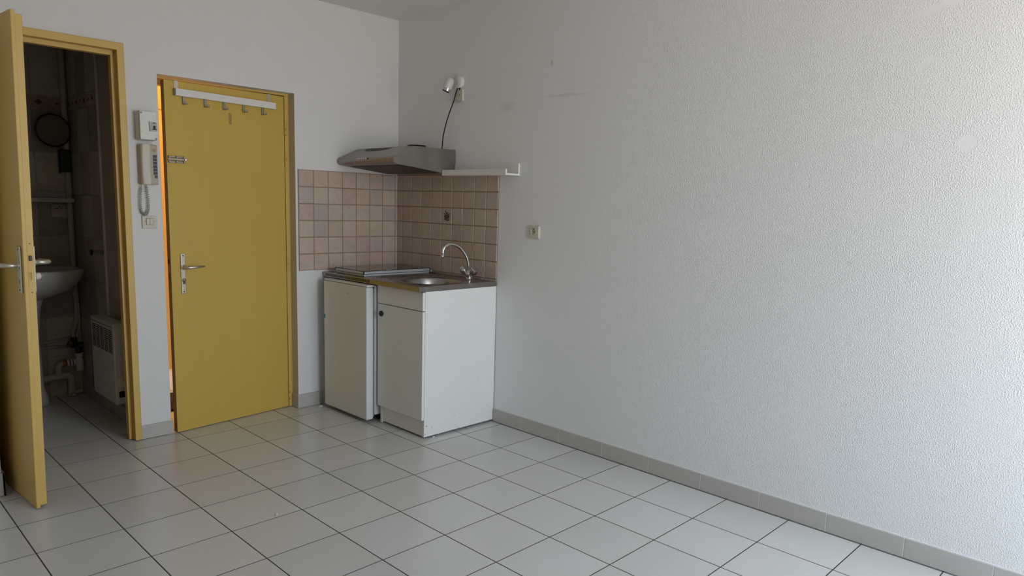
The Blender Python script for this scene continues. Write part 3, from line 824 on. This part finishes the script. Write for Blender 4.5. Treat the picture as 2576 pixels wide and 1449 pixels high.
t = thing('light_switch', 'cream double light switch on the wall below the intercom cord', 'switch', (-1.623, 0, 1.183))
bm = B(); box(bm, -1.661, -1.586, -.0085, 0, 1.149, 1.216, .0025, 3); wobj('plate', bm, M['cream'], t)
for x0_, x1_ in ((-1.641, -1.6245), (-1.6235, -1.607)):
    bm = B(); box(bm, x0_, x1_, -.0125, -.008, 1.170, 1.2025, .0015); wobj('rocker', bm, M['cream'], t)
for xx in (-1.6475, -1.600):
    bm = B(); lathe(bm, (xx, -.0085, 1.187), (0, -1, 0), [(0, 0), (.0022, 0), (.0022, .0005), (0, .0005)], 10); wobj('screw', bm, M['wood_edge'], t)
bm = B()
box(bm, -1.6425, -1.6055, -.0089, -.0085, 1.1685, 1.2040)
wobj('rocker_surround', bm, M['wood_edge'], t)

# ------------------------------------------------------------------ splashback tiles
PT = .10406; ZT = 1.508
def jit():
    r = random.random()
    q = random.uniform(.95, 1.03)
    if r < .20: return (q*.96, q*.985, q*1.0)
    if r < .28: return (q*1.02, q*.98, q*.94)
    return (q, q*.985, q*.97)
def splash(name, label, segs, place, mk_box, zbot):
    bm = B(); tint = bm.loops.layers.color.new('tint')
    mk_box(bm)
    cells = []
    for k in range(7):
        z1 = ZT-k*PT; z0 = max(z1-PT, zbot)
        if z1-z0 < .01: continue
        for a, b in segs: cells.append((a, b, z0, z1))
    tile_wall(bm, tint, cells, place, jit)
    bm.normal_update()
    o = obj(name, bm, [M['splash'], M['sgrout']], None, recalc=True)
    return tag(o, label, 'tiles')
xs = [-.7556+PT*i for i in range(8)] + [-.0045]
splash('tiled_splashback', 'beige square tiles on the back wall between entry door and corner', list(zip(xs, xs[1:])),
       lambda s, t_, d: (s, -.004-d, t_), lambda bm: box(bm, -.7556, 0, -.005, -.0005, .884, ZT, mi=1), .884)
ys = [-1.0+PT*i for i in range(10)] + [-.0045]
o = splash('tiled_splashback', 'beige square tiles behind sink and hob, one tile bearing a brown fruit motif', list(zip(ys, ys[1:])),
       lambda s, t_, d: (-.004-d, s, t_), lambda bm: box(bm, -.005, -.0005, -1.0, 0, .86, ZT, mi=1), .86)
# motif on one tile (row 3, fifth from the right edge)
cyt, czt = -1.0+4.5*PT, ZT-2.5*PT
bm = B()
def blob(cy_, cz_, ry, rz, rot, mi, n=10, pointy=False):
    v = []
    for k in range(n):
        a = 2*PI*k/n; r_ = 1.0 if not pointy else (1.0 if k % 2 else .55)
        u_ = ry*math.cos(a)*r_; w_ = rz*math.sin(a)*r_
        v.append(bm.verts.new((-.0078-.0001*mi, cyt+cy_+u_*math.cos(rot)-w_*math.sin(rot), czt+cz_+u_*math.sin(rot)+w_*math.cos(rot))))
    f = bm.faces.new(v); f.material_index = mi
rng = random.Random(3)
for (a, b_, ry, rz, ro, mi) in [(-.011, .028, .004, .008, .5, 1), (.0, .018, .007, .006, 0, 1), (.013, .016, .005, .004, -.5, 1), (.027, .012, .009, .003, .3, 1), (-.024, .013, .006, .004, .2, 0), (.003, .004, .012, .008, .3, 2), (-.012, .004, .007, .01, -.4, 2), (.016, .002, .008, .006, .6, 0), (-.020, -.003, .006, .007, .2, 0), (.022, -.006, .007, .008, .5, 0), (.006, -.008, .006, .010, .7, 0), (-.006, -.006, .004, .009, -.5, 0), (.014, -.012, .008, .005, .2, 2), (-.016, -.014, .006, .004, .1, 2), (.02, -.021, .010, .004, -.5, 0), (.008, -.027, .013, .004, -.1, 0), (-.008, -.022, .006, .006, .3, 0), (-.02, -.021, .009, .003, .2, 0), (0, -.015, .004, .007, .9, 0)]:
    blob(-a, b_, ry, rz, -ro, mi, 10, False)
for k in range(16): blob(rng.uniform(-.026, .026), rng.uniform(-.028, .018), rng.uniform(.001, .003), rng.uniform(.001, .003), rng.random()*3, rng.choice((0, 0, 1)), 6)
obj('fruit_motif', bm, [M['motif1'], M['motif2'], M['motif3']], o, 'brown and rust fruit motif', recalc=False)
for f in (): pass

# ------------------------------------------------------------------ kitchenette
FX = -.565
t = thing('sink_cabinet', 'white sink base cabinet with round black knob beside the fridge', 'cabinet', (-.28, -.79, 0))
ya, yb = -.578, -1.0
bm = B(); box(bm, FX+.0175, -.004, yb, yb+.016, .012, .843, .001); box(bm, -.1415, -.1385, yb-.0006, yb, .2835, .2865, 0, mi=1)
for xx, zz, s in ((-.53, .075, .006), (-.49, .06, .004), (-.06, .11, .003), (-.32, .095, .003), (-.54, .03, .004)): box(bm, xx-s, xx+s, yb-.0003, yb, zz-s*.6, zz+s*.6, 0, mi=2)
wobj('side_panel', bm, [M['white_mel'], M['black'], M['grey_pl']], t)
bm = B(); box(bm, FX+.0175, -.004, ya-.016, ya, .002, .843, .001); wobj('side_panel', bm, M['white_mel'], t)
bm = B(); box(bm, FX+.02, -.004, yb+.016, ya-.016, .105, .121); wobj('back_panel', box(B(), -.012, -.004, yb+.016, ya-.016, .121, .84), M['white_mel'], t); wobj('bottom_panel', bm, M['white_mel'], t)
bm = B(); box(bm, FX+.025, FX+.041, yb+.016, ya-.016, .012, .105, .001); wobj('plinth', bm, M['white_mel'], t)
bm = B(); box(bm, FX, FX+.0165, yb+.0005, ya+.004, .7355, .840, .0015); wobj('drawer_front', bm, M['white_mel'], t)
bm = B(); box(bm, FX, FX+.0165, yb+.0005, ya+.004, .112, .7315, .0015); dr = wobj('door', bm, M['white_mel'], t)
bm = B(); lathe(bm, (FX, -.616, .676), (-1, 0, 0), [(0, 0), (.013, 0), (.0165, .004), (.0165, .010), (.012, .014), (0, .015)], 28); wobj('knob', bm, M['black'], dr, 'round black knob', smooth_angle=50)

t = thing('fridge', 'small white undercounter fridge with its closed door toward the entry', 'fridge', (-.32, -.32, 0))
RX = -.632; fy0, fy1 = -.558, -.082
bm = B(); box(bm, RX+.060, -.06, fy0+.004, fy1, .045, .835, .004); wobj('body', bm, M['fridge'], t)
bm = B(); box(bm, RX, RX+.048, fy0, fy1, .022, .826, .008, 4); fd = wobj('door', bm, M['fridge'], t)
bm = B(); box(bm, RX+.047, RX+.061, fy0+.010, fy1-.01, .034, .818); wobj('gasket', bm, M['gasket'], fd)
bm = B(); box(bm, RX+.004, RX+.055, fy0+.002, fy1-.002, .828, .839, .003); wobj('top_trim', bm, M['fridge'], t)
bm = B()
for k, (w_, h_) in enumerate(((.006, .006), (.004, .003), (.005, .003), (.004, .003))): box(bm, RX-.0004, RX, -.352-.008*k-w_/2, -.352-.008*k+w_/2, .7735-h_/2, .7735+h_/2)
wobj('badge', bm, mat('badge_grey', '#8f8b80', .4), fd, 'small grey badge')
bm = B(); box(bm, RX-.0009, RX+.012, fy1-.018, fy1+.001, .588, .612, .0004); wobj('blue_tape', bm, M['cabinet_blue'], fd, 'blue transport tape')
for xx in (RX+.13, -.1):
    for yy in (fy0+.06, fy1-.035):
        bm = B(); lathe(bm, (xx, yy, .0005), (0, 0, 1), [(0, 0), (.016, 0), (.016, .012), (.008, .014), (.008, .045), (0, .045)], 16); wobj('foot', bm, M['black'], t)

# worktop with integrated sink
t = thing('steel_worktop', 'stainless steel worktop with round sink over the fridge and cabinet', 'worktop', (-.29, -.5, .845))
TX0, TX1, TY0, TY1, TZ = -.592, -.008, -1.002, -.006, .873
bm = B()
cx, cy, rx, ry = -.345, -.805, .175, .160
N_ = 64
angs = [2*PI*k/N_ for k in range(N_)]
corner = [math.atan2(y_-cy, x_-cx) % (2*PI) for x_, y_ in ((TX1, TY1), (TX0, TY1), (TX0, TY0), (TX1, TY0))]
for c0 in corner:
    i = min(range(N_), key=lambda q: abs(angs[q]-c0)); angs[i] = c0
def rectp(a):
    dx, dy = math.cos(a), math.sin(a); tt = []
    if dx > 1e-9: tt.append((TX1-cx)/dx)
    if dx < -1e-9: tt.append((TX0-cx)/dx)
    if dy > 1e-9: tt.append((TY1-cy)/dy)
    if dy < -1e-9: tt.append((TY0-cy)/dy)
    s = min(tt); return (cx+dx*s, cy+dy*s)
def ring(f, z): return [bm.verts.new((*f(a), z)) for a in angs]
def el(k): return lambda a: (cx+sup(a, rx*k, ry*k, 2.3)[0], cy+sup(a, rx*k, ry*k, 2.3)[1])
seq = [ring(rectp, .845), ring(rectp, TZ)]
seq += [ring(el(1.10), TZ), ring(el(1.07), TZ+.003), ring(el(1.03), TZ+.003), ring(el(1.0), TZ)]
for a, b in zip(seq, seq[1:]):
    for k in range(N_): bm.faces.new((a[k], a[(k+1)%N_], b[(k+1)%N_], b[k]))
# slots
for k in range(40):
    yy = -.045-k*.0122
    box(bm, TX0-.0005, TX0+.0006, yy-.0062, yy, .850, .867, mi=1)
wobj('worktop', bm, [M['steel'], M['dark']], t, smooth_angle=25)
bm = B()
seq = [ring(el(1.0), TZ), ring(el(.965), TZ-.01), ring(el(.93), TZ-.05), ring(el(.90), TZ-.10), ring(el(.80), TZ-.125), ring(el(.4), TZ-.130), ring(el(.12), TZ-.132)]
for a, b in zip(seq, seq[1:]):
    for k in range(N_): f = bm.faces.new((a[k], a[(k+1)%N_], b[(k+1)%N_], b[k])); f.smooth = True
bm.faces.new(seq[-1])
wobj('sink_bowl', bm, M['bowl'], t, recalc=False)
for k in range(5):
    yy = -.455-.030*k; bm = B()
    tube(bm, [(-.53+.004*k, yy, TZ-.001), (-.52+.004*k, yy, TZ+.0005), (-.16, yy, TZ+.0005), (-.14, yy, TZ-.001)], .003, 10)
    wobj('drainer_rib', bm, M['steel'], t)
bm = B(); tube(bm, [(TX1-.006, TY1-.002, TZ+.001), (TX1-.006, TY0+.004, TZ+.001)], .005, 10); wobj('rear_upstand', bm, M['steel'], t)

t = thing('hob', 'electric hob under a closed black glass lid on the steel worktop', 'hob', (-.295, -.25, TZ))
bm = B(); box(bm, -.548, -.045, -.408, -.098, TZ+.0005, TZ+.012, .002); wobj('hob_base', bm, M['alu_strip'], t)
bm = B(); box(bm, -.540, -.050, -.402, -.104, TZ+.012, TZ+.016); wobj('lid_gap_shade', bm, M['dark'], t)  # near-black slab paints the shaded gap between hob base and lid
bm = B()
for a in ((-.556, -.548, -.413, -.095), (-.048, -.040, -.413, -.095), (-.556, -.040, -.413, -.405), (-.556, -.040, -.103, -.095)): box(bm, *a, TZ+.015, TZ+.0305, .001)
ld = wobj('lid_frame', bm, M['alu_strip'], t)
bm = B(); box(bm, -.557, -.039, -.414, -.094, TZ+.0307, TZ+.0345, .001); wobj('lid_glass', bm, M['glass'], ld, 'black glass lid')
bm = B(); tube(bm, [(-.042, -.417, TZ+.014), (-.030, -.417, TZ+.014)], .006, 14); wobj('lid_hinge', bm, M['alu_strip'], ld)

# tap
t = thing('tap', 'chrome two-handle kitchen tap with arched spout at the sink corner', 'tap', (-.10, -.84, TZ))
bm = B()
tx, ty = -.095, -.852
lathe(bm, (tx, ty, TZ+.0004), (0, 0, 1), [(0, 0), (.024, 0), (.025, .004), (.019, .008), (.017, .020), (.020, .026), (.020, .040), (.014, .048), (.012, .054), (0, .054)], 28)
tube(bm, [(tx, ty-.032, TZ+.036), (tx, ty+.032, TZ+.036)], .0125, 18)
tube(bm, [(tx-.0, ty, TZ+.034), (tx-.002, ty, TZ+.036)], .012, 12)
wobj('tap_body', bm, M['chrome'], t, smooth_angle=40)
for s in (1, -1):
    bm = B(); d = Vector((-.12, s*.72, .62)).normalized(); o_ = Vector((tx, ty+s*.020, TZ+.034))
    prof = [(.011, 0), (.013, .012), (.020, .018), (.0225, .022), (.0225, .050), (.019, .055), (0, .056)]
    lathe(bm, o_, d, prof, 30)
    dd, u_, w_ = frame_of(d)
    for k in range(6):                            # grips around the knob
        a = 2*PI*k/6; q = o_+(u_*math.cos(a)+w_*math.sin(a))*.0210
        tube(bm, [q+d*.022, q+d*.051], .0045, 8)
    wobj('handle', bm, M['chrome'], t, smooth_angle=40)
bm = B()
sd = Vector((-1, .10, 0)).normalized()
def SP(r_, z): return Vector((tx, ty, 0)) + sd*r_ + Vector((0, 0, z))
kp = [(0, TZ+.045), (.004, .955), (.022, 1.013), (.062, 1.062), (.105, 1.085), (.145, 1.090), (.180, 1.074), (.194, 1.050), (.196, 1.034)]
pts = [SP(*q) for q in catmull(kp, 10)]
tube(bm, pts, .0100, 18)
sp = wobj('spout', bm, M['chrome'], t, smooth_angle=60)
bm = B(); lathe(bm, SP(.196, 1.040), (-.05, 0, -1), [(0, 0), (.0120, 0), (.0120, .004), (.0112, .005), (.0112, .022), (.009, .024), (0, .024)], 22); wobj('aerator', bm, M['chrome'], sp, smooth_angle=40)

# extractor hood
t = thing('extractor_hood', 'slanted stainless steel extractor hood under the spotlight in the corner', 'hood', (-.24, -.3, 1.5))
prof = [(-.004, 1.660), (-.325, 1.660), (-.458, 1.5995)]
cxn, czn, rn = -.4545, 1.5745, .0255
for k in range(9):
    a = math.radians(115+k*(262-115)/8); prof.append((cxn+rn*math.cos(a), czn+rn*math.sin(a)))
prof += [(-.100, 1.5125), (-.004, 1.5125)]
bm = B(); HY0, HY1 = -.602, -.008
prism(bm, prof, 'y', HY1, HY0, smooth_idx=range(2, 12))
es = [e_ for e_ in bm.edges if abs(e_.verts[0].co.y-e_.verts[1].co.y) < 1e-6]
bmesh.ops.bevel(bm, geom=es, offset=.0015, segments=2, affect='EDGES')
wobj('hood_body', bm, M['steel_hood'], t, smooth_angle=28)
bm = B()
dx_, dz_ = (-.455+.100), (1.549-1.5125)
ln = math.hypot(dx_, dz_); ux, uz = dx_/ln, dz_/ln
def und(s, off): return (-.110+ux*s+uz*off*-1*(-1), 1.5135+uz*s-off)
for k in range(2):
    y0 = HY0+.03+k*.272; y1 = y0+.262
    v = []
    for s_, off in ((.0, .0), (.30, .0), (.30, .0012), (.0, .0012)):
        v.append((-.115+ux*s_, 1.5130+uz*s_-off-.0005))
    bm = B(); prism(bm, v, 'y', y0, y1); wobj('grease_filter', bm, M['filter'], t)
for k in range(5):
    yy = -.242-.021*k
    bm = B(); lathe(bm, (-.4795, yy, 1.582), (-1, 0, .15), [(0, 0), (.0045, 0), (.0045, .006), (0, .0065)], 14); wobj('button', bm, M['white_pl'], t)
bm = B(); box(bm, -.4805, -.478, -.350, -.338, 1.577, 1.586); wobj('indicator', bm, M['black'], t)
bm = B()
sx, sz = (-.458+.325), (1.5995-1.660); ln = math.hypot(sx, sz); sx /= ln; sz /= ln; nx, nz = sz, -sx
for i in range(9):
    s_ = .006+i*.0062; half = .145*math.sqrt(max(.02, 1-((i-1)/8.2)**2))
    m_ = int(half*2/.0105)
    for k in range(m_):
        yc = -.250-half+k*.0105+(i % 2)*.005
        q = [(-.325+sx*(s_+ds)+nx*.0004, yc+dy, 1.660+sz*(s_+ds)+nz*.0004) for ds, dy in ((-.002, -.0038), (-.002, .0038), (.002, .0038), (.002, -.0038))]
        bm.faces.new([bm.verts.new(p_) for p_ in q])
wobj('vent_perforations', bm, M['dark'], t)
bm = B(); lathe(bm, (-.075, -.30, 1.660), (0, 0, 1), [(.060, 0), (.060, .033), (.056, .033), (.056, 0)], 36); wobj('duct_collar', bm, M['black'], t)

# shelf ledge next to the hood
t = thing('picture_ledge', 'white picture ledge shelf on the right wall beside the hood', 'shelf', (-.06, -.89, 1.5))
bm = B(); box(bm, -.012, -.0005, -1.163, -.606, 1.497, 1.567, .0008); wobj('back_board', bm, M['white_lac'], t)
bm = B(); box(bm, -.104, -.012, -1.163, -.606, 1.4975, 1.508, .0008); wobj('shelf_board', bm, M['white_lac'], t)
bm = B(); box(bm, -.115, -.104, -1.163, -.606, 1.4965, 1.531, .0008); wobj('front_lip', bm, M['white_lac'], t)

# wall spotlight
t = thing('wall_spotlight', 'small white wall spotlight above the hood, unlit', 'lamp', (0, -.63, 2.067))
bm = B(); lathe(bm, (0, -.630, 2.067), (-1, 0, 0), [(0, 0), (.0375, 0), (.0385, .003), (.0375, .022), (.034, .025), (0, .0255)], 40); wobj('wall_rose', bm, M['white_lac'], t, smooth_angle=40)
bm = B(); tube(bm, [(-.025, -.630, 2.058), (-.050, -.630, 2.056), (-.066, -.628, 2.056)], .0052, 12); wobj('arm', bm, M['grey_pl'], t)
bm = B()
hc = Vector((-.088, -.622, 2.040)); ax = Vector((-.30, .22, -.93)).normalized()
lathe(bm, hc-ax*.040, ax, [(0, -.004), (.014, -.003), (.0215, .004), (.025, .02), (.0275, .055), (.0275, .066), (.024, .066), (.024, .06), (0, .055)], 32)
hd = wobj('lamp_head', bm, M['clear'], t, smooth_angle=40)
bm = B(); lathe(bm, hc-ax*.040, ax, [(.0272, .064), (.0285, .064), (.0285, .080), (.024, .081), (.0235, .066)], 32); wobj('chrome_rim', bm, M['chrome'], hd, smooth_angle=40)
bm = B(); lathe(bm, hc-ax*.040, ax, [(0, .012), (.012, .014), (.019, .05), (.021, .068), (0, .069)], 24); wobj('bulb', bm, M['white_pl'], hd)

t = thing('junction_box', 'small cream junction box on the wall right under the spotlight', 'junction box', (0, -.63, 1.985))
bm = B(); prism(bm, [(-.592, 1.948), (-.590, 1.975), (-.598, 2.022), (-.666, 2.020), (-.668, 1.955), (-.660, 1.950), (-.642, 1.952)], 'x', -.014, -.0005); wobj('cover', bm, M['cream'], t)
for yy, zz in ((-.615, 2.008), (-.642, 1.988), (-.605, 1.987), (-.617, 1.957)):
    bm = B(); lathe(bm, (-.014, yy, zz), (-1, 0, 0), [(0, 0), (.0028, 0), (.0028, .0006), (0, .0006)], 10); wobj('screw', bm, M['dark'], t)
bm = B(); tube(bm, [(-.012, -.640, 2.032), (-.012, -.640, 2.018)], .004, 8); wobj('cable_gland', bm, M['dark'], t)

bm = B()
pts = catmull([(-.016, -.626, 2.031), (-.020, -.622, 2.016), (-.024, -.600, 1.955), (-.035, -.575, 1.885), (-.050, -.560, 1.815), (-.065, -.555, 1.745), (-.075, -.560, 1.700), (-.082, -.565, 1.6645)], 12)
tube(bm, pts, .0036, 12)
tag(obj('power_cable', bm, M['rubber']), 'black power cable hanging from the spotlight down to the hood', 'cable')

# wall socket on the right wall
t = thing('wall_socket', 'cream round-welled power socket alone on the textured right wall', 'socket', (0, -1.298, 1.182))
bm = B()
y0, y1, z0, z1 = -1.338, -1.257, 1.144, 1.219
prof_o = [(y0, z0), (y1, z0), (y1, z1), (y0, z1)]
# plate with a round hole
n = 40; cyp, czp = -1.2945, 1.1855
def rp(a, ins):
    dx, dy = math.cos(a), math.sin(a); tt = []
    X0, X1, Z0, Z1 = y0+ins, y1-ins, z0+ins, z1-ins
    if dx > 1e-9: tt.append((X1-cyp)/dx)
    if dx < -1e-9: tt.append((X0-cyp)/dx)
    if dy > 1e-9: tt.append((Z1-czp)/dy)
    if dy < -1e-9: tt.append((Z0-czp)/dy)
    s = min(tt); return (cyp+dx*s, czp+dy*s)
an = [2*PI*k/n for k in range(n)]
for X, Z in prof_o:
    c0 = math.atan2(Z-czp, X-cyp) % (2*PI); i = min(range(n), key=lambda q: abs(an[q]-c0)); an[i] = c0
R_ = []
R_.append([bm.verts.new((-.0005, *rp(a, 0))) for a in an])
R_.append([bm.verts.new((-.006, *rp(a, .0005))) for a in an])
R_.append([bm.verts.new((-.011, *rp(a, .006))) for a in an])
for r_, x_ in ((.0205, -.011), (.0205, -.0135), (.0185, -.0135), (.0175, -.003), (.001, -.0025)):
    R_.append([bm.verts.new((x_, cyp+r_*math.cos(a), czp+r_*math.sin(a))) for a in an])
for a, b in zip(R_, R_[1:]):
    for k in range(n): bm.faces.new((a[k], a[(k+1)%n], b[(k+1)%n], b[k]))
bm.faces.new(R_[-1])
wobj('plate', bm, M['cream'], t, smooth_angle=30)
for x_, dy, dz, r_ in ((-.0025, -.006, -.003, .0028), (-.0025, .006, -.003, .0028)):
    bm = B(); lathe(bm, (x_, cyp+dy, czp+dz), (-1, 0, 0), [(0, 0), (r_, 0), (r_, .0005), (0, .0005)], 12); wobj('pin_hole', bm, M['dark'], t)
for dy in (-.0265, .0265):
    bm = B(); lathe(bm, (-.011, cyp+dy, czp-.001), (-1, 0, 0), [(0, 0), (.0018, 0), (.0018, .0005), (0, .0005)], 10); wobj('screw', bm, M['dark'], t)
bm = B(); tube(bm, [(-.003, cyp, czp+.0125), (-.012, cyp, czp+.0125)], .002, 10); wobj('earth_pin', bm, M['nickel'], t)

# stray bits on the floor
bm = B(); box(bm, -.011, .011, -.0015, .0015, .0, .004, .0006); box(bm, -.002, .002, -.006, .006, .0, .004, .0006)
o = tag(obj('plastic_scrap', bm, M['white_pl']), 'tiny white plastic scrap lying on the open tiled floor', 'scrap'); o.location = (-1.627, -1.362, .0005); o.rotation_euler = (0, 0, .9)
bm = B(); box(bm, -.014, .014, -.006, .006, 0, .008, .002)
o = tag(obj('plastic_wedge', bm, M['white_pl']), 'small white plastic wedge on the floor at the fridge corner', 'wedge'); o.location = (-.650, -.066, .0005); o.rotation_euler = (0, 0, .35)
bm = B(); box(bm, -.006, .006, -.004, .004, 0, .006, .001)
o = tag(obj('plastic_chip', bm, M['white_pl']), 'tiny white plastic chip on the floor against the cabinet side panel', 'chip'); o.location = (-.482, -1.004, .0005)

# ------------------------------------------------------------------ light
def area(name, loc, rot, sx, sy, power, col, spread=None):
    l = bpy.data.lights.new(name, 'AREA'); l.shape = 'RECTANGLE'; l.size = sx; l.size_y = sy; l.energy = power; l.color = col
    if spread: l.spread = spread
    o = bpy.data.objects.new(name, l); C.objects.link(o); o.location = loc; o.rotation_euler = rot; return o
pl_ = area('window_portal', ((W0+W1x)/2, YF-.12, (WZ0+WZ1)/2), (PI/2, 0, 0), W1x-W0, WZ1-WZ0, 1, (1, 1, 1))
pl_.data.cycles.is_portal = True
l = bpy.data.lights.new('corridor_bulb', 'POINT'); l.energy = 24; l.color = (1, .53, .04); l.shadow_soft_size = .1
o = bpy.data.objects.new('corridor_bulb', l); C.objects.link(o); o.location = (-.75, .85, H-.18)
w = bpy.data.worlds.new('world'); scene.world = w; w.use_nodes = True
nt = w.node_tree; bg = nt.nodes['Background']; tc = nt.nodes.new('ShaderNodeTexCoord'); sp_ = nt.nodes.new('ShaderNodeSeparateXYZ')
nt.links.new(tc.outputs['Generated'], sp_.inputs[0])
rm = nt.nodes.new('ShaderNodeValToRGB'); nt.links.new(sp_.outputs['Z'], rm.inputs['Fac'])
mr = nt.nodes.new('ShaderNodeMapRange'); mr.inputs['From Min'].default_value = -1; nt.links.new(sp_.outputs['Z'], mr.inputs['Value']); nt.links.new(mr.outputs['Result'], rm.inputs['Fac'])
cr = rm.color_ramp; cr.elements[0].position = .0; cr.elements[0].color = (.60, .565, .52, 1)
cr.elements[1].position = 1.0; cr.elements[1].color = (.62, .80, 1.0, 1)
q = cr.elements.new(.47); q.color = (.74, .705, .66, 1)
q = cr.elements.new(.53); q.color = (.80, .90, 1.0, 1)
nt.links.new(rm.outputs['Color'], bg.inputs['Color']); bg.inputs['Strength'].default_value = 11.0
scene.view_settings.view_transform = 'Standard'; scene.view_settings.look = 'None'
scene.view_settings.exposure = 0; scene.view_settings.gamma = 1; scene.view_settings.use_curve_mapping = False
